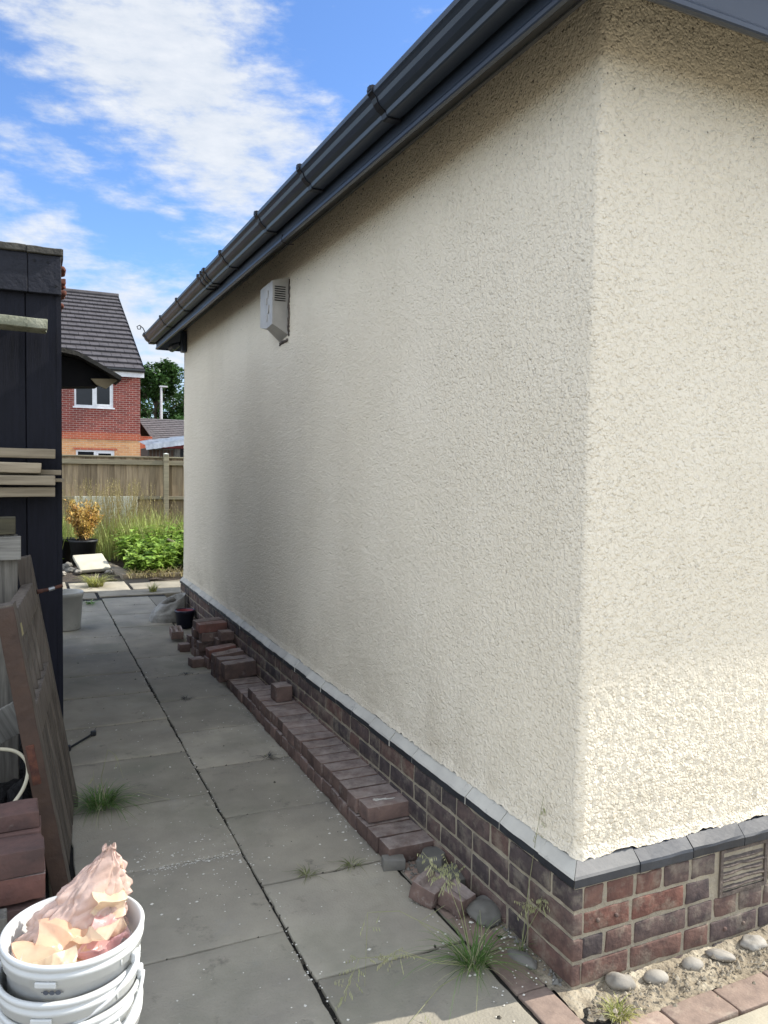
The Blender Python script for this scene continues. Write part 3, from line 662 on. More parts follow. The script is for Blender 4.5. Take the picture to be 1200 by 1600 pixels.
mb = MB()
for i in range(7):
    box(mb, (-.088, -.1512, .118-i*.0135), (-.022, -.146, .123-i*.0135))
mb.build('louvre_slots', m_dark, al)
for (y, z, h) in ((-.10, .09, .05), (-.07, .05, .04), (-.11, .0, .05), (-.08, -.05, .04)):
    mb = MB(); rbox(mb, (-d-.001, y+.05, z), (.006, .02, h), .003, res=.02, jit=.004, seed=y*30)
    mb.build('raised_mark', m_al, al)

# ================================================================ LOOSE BRICKS ALONG THE WALL
def brick_mesh(name, dims, m, seed=0, top=None, res=.03, chip=.008, r=.003, jit=.0014):
    b = MB(); rbox(b, (0, 0, dims[2]/2), dims, r, res=res, jit=jit, freq=20, seed=seed, chip=chip, top=top)
    return b.build(name, m, smooth=True)
def slots(x, y):
    for cx in (-.065, 0, .065):
        for cy in (-.023, .023):
            if abs(x-cx) < .026 and abs(y-cy) < .0125: return .035
    return 0
def frog(x, y): return .018 if abs(x) < .075 and abs(y) < .028 else 0
protos = [brick_mesh('brick', (.210, .0950, .064), m_rowb, s) for s in (1, 2, 3, 4)]
used = [False]*4
def place(pi, loc, rz, label, group, cat='brick', rx=0, ry=0):
    o = protos[pi]
    if used[pi]: o = o.copy(); COL.objects.link(o)
    used[pi] = True
    o.location = (loc[0], loc[1], loc[2]+U(0, .003)); o.rotation_euler = (rx+U(-.015, .015), ry+U(-.012, .012), rz); tag(o, label, cat, group)
    return o
GT = 'upper layer of bricks in the row along the wall'; GB = 'lower layer of bricks in the row along the wall'
ycs = [1.067+.1030*i for i in range(18)]
ORD = ['', 'second', 'third', 'fourth', 'fifth', 'sixth', 'seventh', 'eighth', 'ninth', 'tenth', 'eleventh', 'twelfth', 'thirteenth', 'fourteenth', 'fifteenth', 'sixteenth', 'seventeenth', 'eighteenth', 'nineteenth', 'twentieth', 'twenty first', 'twenty second', 'twenty third', 'twenty fourth', 'twenty fifth', 'twenty sixth', 'twenty seventh']
for i, y in enumerate(ycs):
    lab = ORD[i]+' brick from the near end, upper layer of the long row'
    if i == 0: lab = 'end brick of the upper layer in the long row, with pale paint smear on top'
    place(i % 4, (-.112+U(-.008, .008), y, .067), U(-.02, .02)+(math.pi if i % 3 == 0 else 0), lab, GT)
yl = .85; i = 0
while yl < 3.42:
    lab = ORD[i]+' brick from the near end, lower layer of the long row'; g = GB
    if i == 0: lab = 'nearest brick of the lower layer, sticking out at the end of the long row'; g = GB
    if i == 1: lab = 'second brick of the lower layer, left open at the end of the long row'; g = GB
    place((i+1) % 4, (-.117+U(-.004, .004), yl, 0.0), U(-.02, .02), lab, g); yl += .1035; i += 1
# paint smear on the end brick
mb = MB()
for (x, y, a, b) in ((-.135, 1.075, .028, .010), (-.10, 1.068, .03, .006), (-.15, 1.085, .012, .007)):
    n = 14; mb.add([(x+a*math.cos(t*6.283/n)*(1+.3*math.sin(t*2.3)), y+b*math.sin(t*6.283/n)*(1+.4*math.sin(t*1.7)), .1345) for t in range(n)], [tuple(range(n))])
ob = mb.build('paint_smear', m_crumb); 
eb = [o for o in COL.objects if o.get('label', '').startswith('end brick of the upper')][0]
bpy.context.view_layer.update(); ob.parent = eb; ob.matrix_parent_inverse = eb.matrix_world.inverted()
def single(name, dims, m, loc, rz, label, cat='brick', seed=5, top=None, res=.03, rx=0, ry=0, chip=.012, jit=.002, group=None):
    o = brick_mesh(name, dims, m, seed, top, res, chip=chip, jit=jit); o.location = loc; o.rotation_euler = (rx, ry, rz); tag(o, label, cat, group); return o
single('half_brick', (.098, .10, .090), m_rowb, (-.10, 2.54, .134), .06, 'single half brick standing on top of the long brick row')
# pile at the far end
single('brick', (.215, .098, .102), m_rowb, (-.140, 3.36, .070), .03, 'big dark brick on edge at the far end of the long row', seed=11, ry=-.06)
single('brick', (.215, .098, .100), m_rowb, (-.150, 3.50, .067), .02, 'dark brick on edge directly behind the big one at the row end', seed=12)
single('brick', (.215, .10, .065), m_rowb, (-.140, 3.55, 0), .02, 'dark brick on the ground under the second brick on edge', seed=41)
single('brick', (.215, .10, .065), m_rowb, (-.145, 3.66, .105), .06, 'tilted brick with a hollow top lying behind the bricks on edge', seed=13, ry=-.10, res=.012, top=frog)
single('brick', (.215, .10, .100), m_rowb, (-.145, 3.68, 0), .03, 'dark brick supporting the tilted hollow topped brick', seed=42)
single('brick', (.205, .10, .066), m_redb, (-.140, 3.89, .092), .08, 'bright red brick with pale mortar on top, in the middle of the far pile', seed=14, ry=-.10)
single('brick', (.215, .10, .080), m_rowb, (-.145, 3.92, 0), .06, 'dark brick underneath the bright red brick in the far pile', seed=15)
single('brick', (.10, .095, .062), m_rowb, (-.300, 3.99, 0), .15, 'small half brick on the paving left of the bright red brick', seed=16)
single('brick', (.085, .085, .062), m_rowb, (-.300, 4.50, 0), .0, 'small dark half brick on the paving in the middle of the far pile', seed=17)
single('perforated_brick', (.215, .10, .065), m_rowb, (-.285, 4.93, .03), 1.50, 'perforated brick on the paving at the left of the far pile', seed=18, res=.009, top=slots, ry=-.05)
single('brick', (.12, .08, .10), m_rowb, (-.19, 4.62, 0), .2, 'dark brick lump between the two perforated brick heaps', seed=28)
for i_, (z_, y_, lb_) in enumerate(((0, 4.21, 'ground level'), (.072, 4.18, 'second level'))):
    single('brick', (.21, .10, .068), m_rowb, (-.150, y_, z_), .05-.06*i_, 'dark brick at '+lb_+' of the front stack in the far pile', seed=19+i_)
single('brick', (.215, .10, .066), m_rowb, (-.130, 4.18, .144), .05, 'pale topped brick just under the red perforated brick', seed=20)
for i_, (z_, lb_) in enumerate(((0, 'ground level'), (.072, 'second level'), (.144, 'third level'))):
    single('brick', (.21, .10, .068), m_rowb, (-.160, 4.33, z_), .06-.04*i_, 'dark brick at '+lb_+' of the rear stack in the far pile', seed=51+i_)
single('perforated_brick', (.215, .10, .065), m_redb, (-.148, 4.19, .215), .08, 'red perforated brick on top of the far pile, the nearer of the two', seed=22, res=.009, top=slots, ry=-.03)
single('perforated_brick', (.215, .10, .065), m_rowb, (-.150, 4.31, .217), .10, 'perforated brick on top of the far pile, behind the red one', seed=23, res=.009, top=slots, ry=-.03)
single('perforated_brick', (.10, .095, .065), m_rowb, (-.088, 3.97, .19), .10, 'cut perforated brick at the wall side of the far pile', seed=24, res=.009, top=lambda x, y: slots(x-.03, y))
single('brick', (.12, .095, .19), m_rowb, (-.095, 4.03, 0), .10, 'tall dark brick standing under the cut perforated brick', seed=25)
# debris at the near end
single('brick_chunk', (.085, .045, .042), m_dstone, (-.205, .79, 0), -.25, 'small grey brick chunk just in front of the long row', seed=31, cat='brick', chip=.008)
single('broken_brick', (.115, .095, .065), m_rowb, (-.185, .555, .006), .55, 'broken brick with a groove on top, the farther of two', seed=32, res=.010, top=lambda x, y: .016 if abs(y) < .022 and x > -.045 else 0, rx=.22, chip=.010, jit=.0010)
single('broken_brick', (.080, .10, .066), m_rowb, (-.128, .463, .004), .35, 'broken brick with a notched top, touching the grey cobble', seed=33, res=.010, top=lambda x, y: .018 if abs(x-.012) < .018 else 0, rx=.15, chip=.010, jit=.0010)
single('brick_chunk', (.11, .09, .05), m_dstone, (-.075, .60, .0), .3, 'dark broken lump between the brick row and the grey cobble', seed=34, cat='brick', chip=.012, jit=.002, rx=.2, ry=.15)
single('brick_chunk', (.12, .10, .055), m_dstone, (-.06, .73, 0), .8, 'dark lump in the gap at the end of the brick row', seed=35, cat='brick', chip=.012, jit=.002, rx=-.2)
def pebble(name, loc, d, m, rz, label, group=None, seed=1, lump=.12, notch=False):
    b = MB(); vs = []; fs = []; nu, nv = 26, 16
    for i in range(nv+1):
        th = math.pi*i/nv
        for j in range(nu):
            ph = 2*math.pi*j/nu; q = Vector((math.sin(th)*math.cos(ph), math.sin(th)*math.sin(ph), math.cos(th)))
            k_ = 1+lump*noise.noise(q*1.3+Vector((seed*3, 0, 0)))+lump*.3*noise.noise(q*4+Vector((seed, 7, 0)))
            if notch: k_ -= .16*math.exp(-((q.y+q.x*.2)/.14)**2)*max(0, q.z)
            vs.append((q.x*d[0]*k_, q.y*d[1]*k_, max(-d[2]*.55, q.z*d[2]*k_)+d[2]*.5))
    for i in range(nv):
        for j in range(nu): fs.append((i*nu+j, (i+1)*nu+j, (i+1)*nu+(j+1) % nu, i*nu+(j+1) % nu))
    b.add(vs, fs); o = b.build(name, m, smooth=True); o.location = loc; o.rotation_euler = (0, 0, rz); return tag(o, label, 'stone', group)
pebble('cobble', (-.055, .395, .0), (.078, .060, .034), m_dstone, .9, 'smooth grey cobble against the plinth beside the broken bricks', seed=3, lump=.35)
pebble('cobble', (-.075, .150, -.012), (.055, .026, .018), m_dstone, 1.9, 'flat dark oval stone at the plinth foot near the corner', seed=5)
pebble('pebble', (.122, -.062, -.012), (.043, .030, .027), m_stone, -.3, 'largest pale pebble, nearest the building corner', seed=7, lump=.3)
pebble('pebble', (.240, -.082, -.012), (.038, .024, .021), m_stone, -.35, 'smooth oval pebble, second from the building corner', seed=8, lump=.05)
pebble('pebble', (.388, -.080, -.010), (.034, .024, .019), m_stone, -.3, 'round buff pebble, third from the building corner', seed=9, lump=.06)
pebble('pebble', (.502, -.080, -.010), (.044, .022, .017), m_stone, -.75, 'long split pebble with a white groove, fourth from the corner', seed=10, notch=True)
pebble('pebble', (.648, -.080, -.010), (.042, .030, .022), m_stone, -.3, 'grey pebble at the right edge, fifth from the corner', seed=12, lump=.3)
# grit and crumbs of render
def grit(name, n, fn, m, s0, s1, flat=.5):
    b = MB()
    for _ in range(n):
        x, y, z = fn(); s = U(s0, s1) if U(0, 1) < .85 else U(s1, s1*1.8)
        vs = []; 
        for q in ((1, 0, 0), (0, 1, 0), (-1, 0, 0), (0, -1, 0), (.2, .1, 1)):
            vs.append((x+q[0]*s*U(.6, 1.3), y+q[1]*s*U(.6, 1.3), z+q[2]*s*flat))
        b.add(vs, [(0, 1, 4), (1, 2, 4), (2, 3, 4), (3, 0, 4)], U(-.3, .3))
    return tag(b.build(name, m), kind='stuff')
def crumb_pos():
    r_ = U(0, 1)
    if r_ < .42: y = U(-.6, 3.0)**1; x = -.22-abs(rnd.gauss(0, .03)) if U(0, 1) < .3 else U(-1.2, -.2); return (x, y, .001)
    if r_ < .57: return (-.697+rnd.gauss(0, .012), U(.2, 4), .001)
    if r_ < .70: return (rnd.gauss(-.9, .16), rnd.gauss(1.15, .10) if U(0, 1) < .6 else rnd.gauss(1.0, .25), .001)
    if r_ < .80: return (-.01-abs(rnd.gauss(0, .012)), U(1.1, 2.8), .133)
    if r_ < .90: return (U(-.17, -.03), U(0.0, .45), .003)
    return (U(-1.25, -.2), U(2, 6), .001)
grit('render_crumbs', 1050, crumb_pos, m_crumb, .0014, .0040)
def sandgrit(): return (U(-.06, .9), rnd.gauss(-.13, .03), 0.0)
grit('gravel', 420, sandgrit, mat('sand_grit', (.36, .31, .23), (.22, .19, .14), scale=25, rough=.9, tone=.8), .0015, .0060, .9)
def dirt(): return (U(-.19, -.02), U(.5, .95), .0) if U(0, 1) < .5 else (U(-.05, -.01), U(0, .5), .001)
grit('joint_grit', 700, lambda: (-.6935+rnd.gauss(0, .006), U(-.9, 7.2), -.004) if U(0, 1) < .5 else (U(-1.25, -.2), rnd.choice(Rj+Lj)+rnd.gauss(0, .005), -.003), mat('joint_soil', (.09, .08, .06), (.04, .036, .028), scale=40, rough=.95, tone=.8), .002, .006, .9)
grit('plaster_dust', 260, lambda: (U(-1.05, -.70), 1.118+rnd.gauss(0, .008)+.0, .0005), m_crumb, .0008, .0026, .3)
grit('rubble_dust', 260, dirt, m_dstone, .002, .008, .9)

# ================================================================ GRASSES
def blade(b, base, h, lean, az_, w, tone=0, n=5, droop=1.0, mi=0):
    base = Vector(base); d = Vector((math.cos(az_), math.sin(az_), 0)); s = Vector((-math.sin(az_), math.cos(az_), 0)); vs = []; fs = []
    for i in range(n+1):
        t = i/n; p = base+d*(lean*(t**1.6))*h+Vector((0, 0, h*(t-droop*.45*lean*t*t*t)))
        if p.z < .004: p.z = .004
        ww = w*(1-t**2.2)+.0002; vs += [p-s*ww, p+s*ww]
    for i in range(n): fs.append((2*i, 2*i+1, 2*i+3, 2*i+2))
    b.add(vs, fs, tone, mi)
def tuft(name, loc, n, h0, h1, w, m, label, lean=(.2, 1.2), rad=.03, stalks=(), cat='grass tuft', group=None):
    b = MB()
    for _ in range(n):
        a = U(0, 6.283); r_ = rad*math.sqrt(U(0, 1)); blade(b, (r_*math.cos(a), r_*math.sin(a), 0), U(h0, h1), U(*lean), a+U(-1.1, 1.1), w*U(.6, 1.5), U(-.4, .5), mi=1 if U(0, 1) < .16 else 0)
    mats_ = [m, m_seed]
    for (pts, seeds) in stalks:
        q = [Vector(p) for p in pts]; c = []
        for i in range(len(q)-1):
            for s in range(5): c.append(q[i].lerp(q[i+1], s/5))
        c.append(q[-1]); tube(b, c, .0012, 5, 0, 1, radii=[.0014*(1-.6*i/len(c)) for i in range(len(c))])
        for i in range(seeds):
            t = .68+.32*i/max(1, seeds); p = c[min(len(c)-1, int(t*(len(c)-1)))]
            dv = Vector((U(-1, 1), U(-1, 1), U(-.9, .3))).normalized(); l_ = U(.012, .04)*(1.25-t*.8)*2; e = p+dv*l_
            tube(b, [p, e], .0004, 3, 0, 1); dn = Vector((U(-.4, .4), U(-.4, .4), -1)).normalized()
            for s in range(3):
                p_ = p.lerp(e, .5+.25*s); tube(b, [p_, p_+dn*.006+dv*.002, p_+dn*.011+dv*.003], .001, 4, .2, 1, radii=[.0004, .0017, .0003])
    o = b.build(name, mats_); o.location = loc
    return tag(o, label, cat, group)
tuft('grass_tuft', (-.235, .175, 0), 170, .04, .14, .0010, m_grass, 'green grass tuft with tall seed stalks in the joint near the corner', lean=(.5, 2.0), rad=.035,
     stalks=[([(.0, 0, .0), (-.03, .02, .14), (-.08, .03, .27), (-.19, -.02, .40)], 26), ([(.0, 0, .0), (-.02, .03, .16), (-.05, .03, .28), (-.10, .0, .345)], 16),
             ([(0, 0, 0), (-.10, .02, .12), (-.22, .06, .19), (-.34, .02, .235), (-.345, .02, .02)], 4), ([(0, 0, 0), (-.14, -.02, .06), (-.26, -.02, .13), (-.30, 0, .09)], 18),
             ([(0, 0, 0), (-.16, -.08, .03), (-.30, -.16, .012)], 2), ([(0, 0, 0), (-.2, .06, .05), (-.36, .03, .10), (-.44, -.03, .02)], 18), ([(0, 0, 0), (.03, .0, .09), (.02, .0, .17)], 0), ([(0, 0, 0), (-.12, .12, .10), (-.02, .14, .12)], 0)])
tuft('seeding_grass', (-.06, .175, 0), 10, .03, .09, .001, m_grass, 'thin grass stalk with pale seed heads against the brick plinth', lean=(.2, .9), rad=.008,
     stalks=[([(0, 0, 0), (.0, -.03, .09), (.02, -.06, .17), (.015, -.075, .215)], 20), ([(0, 0, 0), (.02, .0, .2), (.03, -.02, .38), (.045, -.03, .50)], 5), ([(.0, -.03, .09), (-.03, -.06, .17), (-.05, -.07, .21)], 12)])
tuft('grass_tuft', (-1.155, 1.745, 0), 260, .04, .13, .0013, m_grass, 'dark green grass tuft on the paving beside the leaning gate', lean=(.5, 2.2), rad=.055,
     stalks=[([(.02, 0, 0), (.0, .02, .12), (.03, .03, .24), (.06, .0, .22), (.09, -.02, .12)], 2), ([(-.02, 0, 0), (-.03, 0, .1), (-.03, .02, .16)], 3), ([(.05, 0, 0), (.15, -.02, .05), (.28, -.05, .008)], 0)])
tuft('grass_tuft', (.030, -.160, -.012), 130, .02, .055, .0011, m_ygrass, 'small yellow green tuft beside the largest pebble', lean=(.3, 1.3), rad=.026)
tuft('grass_tuft', (-.68, 8.15, .0), 240, .10, .24, .0035, m_ygrass, 'bright yellow grass tuft at the sunny end of the path', lean=(.4, 1.5), rad=.08)
tuft('grass_tuft', (-.10, 7.55, .0), 90, .05, .15, .003, m_ygrass, 'small grass tuft in the path joint before the crop bed', lean=(.2, 1.0), rad=.04)
tuft('grass_tuft', (-.83, 6.95, 0), 26, .03, .09, .006, m_grass, 'low green weed beside the grey bucket', lean=(.8, 2.4), rad=.04, cat='weed')
for (x, y, lb) in ((-.34, .865, 'flat dark weed in the slab joint beside the broken bricks'), (-.52, .86, 'flat dark weed in the middle of the slab joint'), (-.43, 3.79, 'dead leaf crumbs by the brick pile'), (-.33, 2.03, 'dark dead weed beside the long brick row'), (-.52, 3.19, 'dark dead weed in the far slab joint')):
    tuft('dead_weed', (x, y, .0), 34, .01, .035, .0012, m_pot if 'dead' in lb else m_stem, lb, lean=(1.2, 3.0), rad=.02, cat='weed')

# ================================================================ BUCKETS AND BAG
BX, BY = -1.363, -.085
def bucket(zr, label, rtop=.132, h=.375, hang=None, print_=False):
    t = thing('white_bucket', label, 'bucket', (BX+U(-.003, .003), BY+U(-.003, .003), zr-h), None)
    t.rotation_euler = (U(-.01, .01), U(-.01, .01), 0)
    b = MB(); rb = rtop*.86
    prof = [(0, .004), (rb-.004, .004), (rb, .010), (rtop-.006, h-.047), (rtop+.001, h-.045), (rtop+.0015, h-.030), (rtop+.005, h-.028), (rtop+.006, h-.020), (rtop+.003, h-.017), (rtop+.003, h-.013), (rtop+.0065, h-.010), (rtop+.007, h-.003), (rtop+.004, h), (rtop-.001, h), (rtop-.003, h-.004), (rtop-.005, h-.02), (rb-.006, .014), (0, .012)]
    lathe(b, prof, seg=96)
    # short vertical ribs under the rim
    for kx in range(2, 96, 16):
        a = 2*math.pi*kx/96; c, s = math.cos(a), math.sin(a)
        X = Matrix.Translation((c*(rtop+.0015), s*(rtop+.0015), h-.038)) @ Matrix.Rotation(a, 4, 'Z'); box(b, (-.002, -.0008, -.006), (.0022, .0008, .009), X=X)
    b.build('shell', m_bucket, t, smooth=True)
    # locking tab
    b = MB(); a = -2.0; X = Matrix.Translation((math.cos(a)*(rtop+.004), math.sin(a)*(rtop+.004), h-.036)) @ Matrix.Rotation(a, 4, 'Z'); rbox(b, (0, 0, 0), (.006, .040, .011), .002, X=X, jit=0, res=.02); b.build('locking_tab', m_bucket, t)
    if hang:
        (ea, th, rr) = hang
        for sg in (0, math.pi):
            b = MB(); a = ea+sg; X = Matrix.Translation((math.cos(a)*(rtop+.006), math.sin(a)*(rtop+.006), h-.045)) @ Matrix.Rotation(a, 4, 'Z')
            rbox(b, (0, 0, 0), (.012, .024, .024), .005, X=X, jit=0, res=.02); b.build('handle_ear', m_handle, t)
        e1 = Vector((math.cos(ea), math.sin(ea), 0)); e2 = Vector((math.sin(ea), -math.cos(ea), 0)); pts = []
        for i in range(33):
            u = math.pi*i/32; pts.append(e1*math.cos(u)*(rtop+.012)+(e2*math.cos(th)-Vector((0, 0, 1))*math.sin(th))*math.sin(u)*rr+Vector((0, 0, h-.045)))
        b = MB(); tube(b, pts, .0042, 8); b.build('handle', m_handle, t, smooth=True)
    if print_:
        b = MB()
        for i, a in enumerate((-2.02, -1.93, -1.84)):
            rr = rtop-.0045; c = Vector((math.cos(a)*rr, math.sin(a)*rr, h-.056)); tx = Vector((-math.sin(a), math.cos(a), 0))
            n = 14; b.add([c+tx*.0055*math.cos(6.283*q/n)+Vector((0, 0, .0045*math.sin(6.283*q/n)))+Vector((math.cos(a), math.sin(a), 0))*.001 for q in range(n)], [tuple(range(n))])
        for a in (-2.07, -1.975, -1.885, -1.79):
            c = Vector((math.cos(a)*(rtop-.004), math.sin(a)*(rtop-.004), h-.056)); tx = Vector((-math.sin(a), math.cos(a), 0)); b.add([c-tx*.003-Vector((0, 0, .0008)), c+tx*.003-Vector((0, 0, .0008)), c+tx*.003+Vector((0, 0, .0008)), c-tx*.003+Vector((0, 0, .0008))], [(0, 1, 2, 3)])
        b.build('printed_symbol', m_mark, t)
    return t
bucket(.540, 'topmost white bucket of the nested stack, full of crumpled wrapping', hang=(-.62, .62, .150), print_=True)
bucket(.475, 'second white bucket from the top of the nested stack', hang=(-.22, .55, .172))
bucket(.420, 'third white bucket from the top of the nested stack', hang=(-1.0, .95, .15))
bucket(.375, 'lowest white bucket of the nested stack, standing on the ground')
def sheet(name, m, c, size, seed, tilt, label, amp=.03, fold=18, n=46, drape=None, parent=None):
    b = MB(); vs = []; fs = []
    X = Matrix.Translation(c) @ tilt
    for i in range(n+1):
        for j in range(n+1):
            u, v = (i/n-.5)*size[0], (j/n-.5)*size[1]
            q = Vector((u*fold, v*fold, seed))
            z = 0
            for kk in range(5):
                aa = seed*1.7+kk*2.4; fr = (.55+.35*kk)*(fold/18); ph = (u*math.cos(aa)+v*math.sin(aa))*fr*11+seed*kk*.7+1.2*noise.noise(q*.35+Vector((kk, 0, 0)))
                z += amp*(math.sqrt(((ph % 1)*2-1)**2+.012)-.5)*(1.0/(1+.75*kk))
            z += amp*.6*noise.noise(q*.4)
            jx = noise.noise_vector(q*.7+Vector((3, 3, 3)))*amp*1.2
            p = Vector((u+jx.x, v+jx.y, z+jx.z*.5))
            if drape: p = drape(p, i/n, j/n)
            w = X @ p
            dx, dy = w.x-BX, w.y-BY; rr = math.hypot(dx, dy)
            if rr > .116: w.x = BX+dx/rr*.116; w.y = BY+dy/rr*.116
            if w.z < .47: w.z = .47+(.47-w.z)*.1
            vs.append(w)
    for i in range(n):
        for j in range(n): a = i*(n+1)+j; fs.append((a, a+1, a+n+2, a+n+1))
    b.add(vs, fs); o = b.build(name, m, parent, smooth=True)
    return tag(o, label, 'wrapper')
I4 = Matrix.Identity(4)
def rot(x, y, z): return Matrix.Rotation(R(z), 4, 'Z') @ Matrix.Rotation(R(y), 4, 'Y') @ Matrix.Rotation(R(x), 4, 'X')
sheet('plastic_wrapping', m_clear, (BX, BY, .478), (.25, .25), 1, rot(0, 0, 20), 'milky plastic film filling the white bucket underneath the paper', .02)
sheet('plastic_wrapping', m_peach, (BX-.035, BY-.05, .500), (.15, .12), 2.5, rot(14, -8, 40), 'peach wrapper with a folded edge at the front left of the bucket', .03, 14)
sheet('plastic_wrapping', m_peach, (BX+.0, BY+.005, .512), (.14, .07), 4.2, rot(35, 10, -10), 'peach folded strip in the middle of the bucket', .022, 16)
sheet('plastic_wrapping', m_creamp, (BX+.035, BY-.01, .512), (.09, .08), 5.9, rot(-30, 20, 25), 'cream paper scrap between the pink film and the peach strip', .025, 20)
sheet('plastic_wrapping', m_rose, (BX+.055, BY-.035, .500), (.11, .09), 7.7, rot(8, -12, 60), 'rose pink film bunched at the right side of the bucket', .038, 22)
sheet('plastic_wrapping', m_clear, (BX-.075, BY-.02, .500), (.11, .12), 9.1, rot(-10, 25, 15), 'clear crinkled film at the left rim of the bucket', .03, 26)
sheet('plastic_wrapping', m_creamp, (BX-.05, BY-.08, .505), (.08, .06), 10.1, rot(40, 0, 0), 'pale cream wrapper corner by the front rim of the bucket', .022, 22)
# the tall pink bag: a crumpled cone rising to a peak toward the back right
b = MB(); vs = []; fs = []; n, mseg = 44, 72
apex = Vector((BX+.078, BY+.055, .668))
for i in range(n+1):
    t = i/n
    for j in range(mseg):
        a = 2*math.pi*j/mseg; base = Vector((BX-.005+.105*math.cos(a), BY+.045+.040*math.sin(a), .497))
        p = base.lerp(apex, t**.95); cen = Vector((BX-.005, BY+.045, .50)).lerp(apex, t)
        q = Vector((math.cos(a)*2.2, math.sin(a)*2.2, t*3.0)); k_ = 1+.34*(abs(noise.noise(q*1.6))*2-.5)+.16*noise.noise(q*5)
        if t > .8: k_ *= 1+.5*(t-.8)
        p = cen+(p-cen)*k_+(Vector((.028, .012, -.0))*math.sin(t*3.1)*.8 if math.cos(a) > 0 else Vector((-.014, 0, -.006))*math.sin(t*3.1))
        if t > .97: p = cen+(p-cen)*1.0+Vector((.010*math.cos(a), .008*math.sin(a), .004*math.sin(3*a)))
        p += noise.noise_vector(q*3.2)*.0025+Vector((0, 0, .006*noise.noise(q*4)))
        dx, dy = p.x-BX, p.y-BY; rr = math.hypot(dx, dy)
        if p.z < .55 and rr > .119: p.x = BX+dx/rr*.119; p.y = BY+dy/rr*.119
        vs.append(p)
for i in range(n):
    for j in range(mseg): fs.append((i*mseg+j, i*mseg+(j+1) % mseg, (i+1)*mseg+(j+1) % mseg, (i+1)*mseg+j))
b.add(vs, fs); tag(b.build('plastic_bag', m_pink, smooth=True), 'pink translucent plastic bag rising to a peak out of the top bucket', 'plastic bag')
sheet('plastic_wrapping', m_creamp, (BX+.075, BY+.035, .575), (.07, .10), 12.3, rot(70, 15, 20), 'cream crumpled paper showing on the right flank of the pink bag', .022, 24)

# ================================================================ LEFT SIDE: SHED AND CLUTTER
SX, SY = -1.289, 2.2
shed = thing('garden_shed', 'black stained timber shed at the left edge of the path', 'shed', (SX, SY, 0))
def S_(a, b, m, name, **k):
    mb_ = MB(); box(mb_, (a[0]-SX, a[1]-SY, a[2]), (b[0]-SX, b[1]-SY, b[2]), **k); return mb_.build(name, m, shed)
mb = MB(); x = SX; i = 0
while x > -3.3:
    w = .148 if i else .150
    rbox(mb, (x-w/2-SX, .012+(.004 if i % 2 else 0), 1.14), (w-.003, .024, 2.28), .003, tone=U(-.3, .4), res=.2, jit=0); x -= w; i += 1
mb.build('front_boards', m_black, shed)
S_((SX-.005, SY+.03, 0), (SX-2.0, 5.0, 2.25), m_black, 'side_wall')
S_((SX+.001, SY-.004, 0), (SX-.020, SY+.045, 2.27), m_black, 'corner_strip')
mb = MB()
for (a, b_) in ((SX+.001, -1.427), (-1.4285, -2.4), (-2.4015, -3.3)): rbox(mb, ((a+b_)/2-SX, -.020, 2.345), (abs(a-b_), .03, .175), .004, tone=U(-.2, .6), res=.2, jit=0)
for (x, z) in ((-1.345, 2.40), (-1.312, 2.295), (-1.40, 2.40)):
    tube(mb, [(x-SX, -.034, z), (x-SX, -.038, z)], .006, 8, -.8)
mb.build('fascia_board', mat('shed_fascia', (.013, .014, .022), (.008, .009, .014), scale=5, rough=.6, bump=.5, bscale=40, tone=.8, c3=(.06, .065, .06), s3=10, t3=(.66, .8)), shed)
mb = MB()
for (a, b_) in ((SX+.008, -1.431), (-1.434, -2.4), (-2.403, -3.3)): rbox(mb, ((a+b_)/2-SX, -.026, 2.449), (abs(a-b_), .05, .030), .004, res=.04, jit=.003, seed=a)
mb.build('felt_edge', m_trim, shed)
mb = MB(); mb.add([(0.01, -.03, 2.466), (-2.0, -.03, 2.466), (-2.0, 2.8, 2.38), (0.01, 2.8, 2.38), (0.01, -.03, 2.42), (-2.0, -.03, 2.42), (-2.0, 2.8, 2.34), (0.01, 2.8, 2.34)], [(0, 1, 2, 3), (7, 6, 5, 4), (0, 3, 7, 4), (1, 5, 6, 2), (2, 6, 7, 3), (0, 4, 5, 1)])
mb.build('roof', m_trim, shed)
for i in range(8):                       # pantile ends along the side eave
    y = .06+i*.30
    for r_ in range(3):
        mb = MB(); rbox(mb, (.002+U(-.003, .003), y+.03*r_, 2.385-r_*.05), (.048, .14, .026), .010, res=.012, jit=.006, freq=35, seed=i*4+r_, chip=.02)
        mb.build('clay_tile', m_terra, shed, smooth=True)

# canopy on the far side wall
cp = thing('canopy', 'black felt canopy with a pale board end sticking out past the shed', 'canopy', (SX, 3.6, 2.0))
def cloc(p): return (p[0]-SX, p[1]-3.6, p[2]-2.0)
mb = MB(); top = [(-1.34, 2.215), (-1.262, 2.205), (-1.142, 2.185), (-1.027, 2.128), (-.95, 2.085), (-.883, 2.048)]
vs = []; fs = []
for y in (3.5, 3.85):
    for (x, z) in top: vs.append(cloc((x, y, z)))
    for (x, z) in top: vs.append(cloc((x, y, z-.028)))
n = len(top)
for i in range(n-1):
    fs += [(i, i+1, 2*n+i+1, 2*n+i), (n+i+1, n+i, 3*n+i, 3*n+i+1), (i+1, i, n+i, n+i+1), (2*n+i, 2*n+i+1, 3*n+i+1, 3*n+i)]
fs += [(n-1, 2*n-1, 4*n-1, 3*n-1), (0, 2*n, 3*n, n)]
mb.add(vs, fs); mb.build('felt_roof', m_trim, cp)
mb = MB(); vs = [cloc(p) for p in ((-1.30, 3.62, 2.17), (-1.142, 3.62, 2.15), (-.93, 3.62, 2.05), (-1.02, 3.62, 1.985), (-1.30, 3.62, 1.965), (-1.30, 3.80, 2.17), (-1.142, 3.80, 2.15), (-.93, 3.80, 2.05), (-1.02, 3.80, 1.985), (-1.30, 3.80, 1.965))]
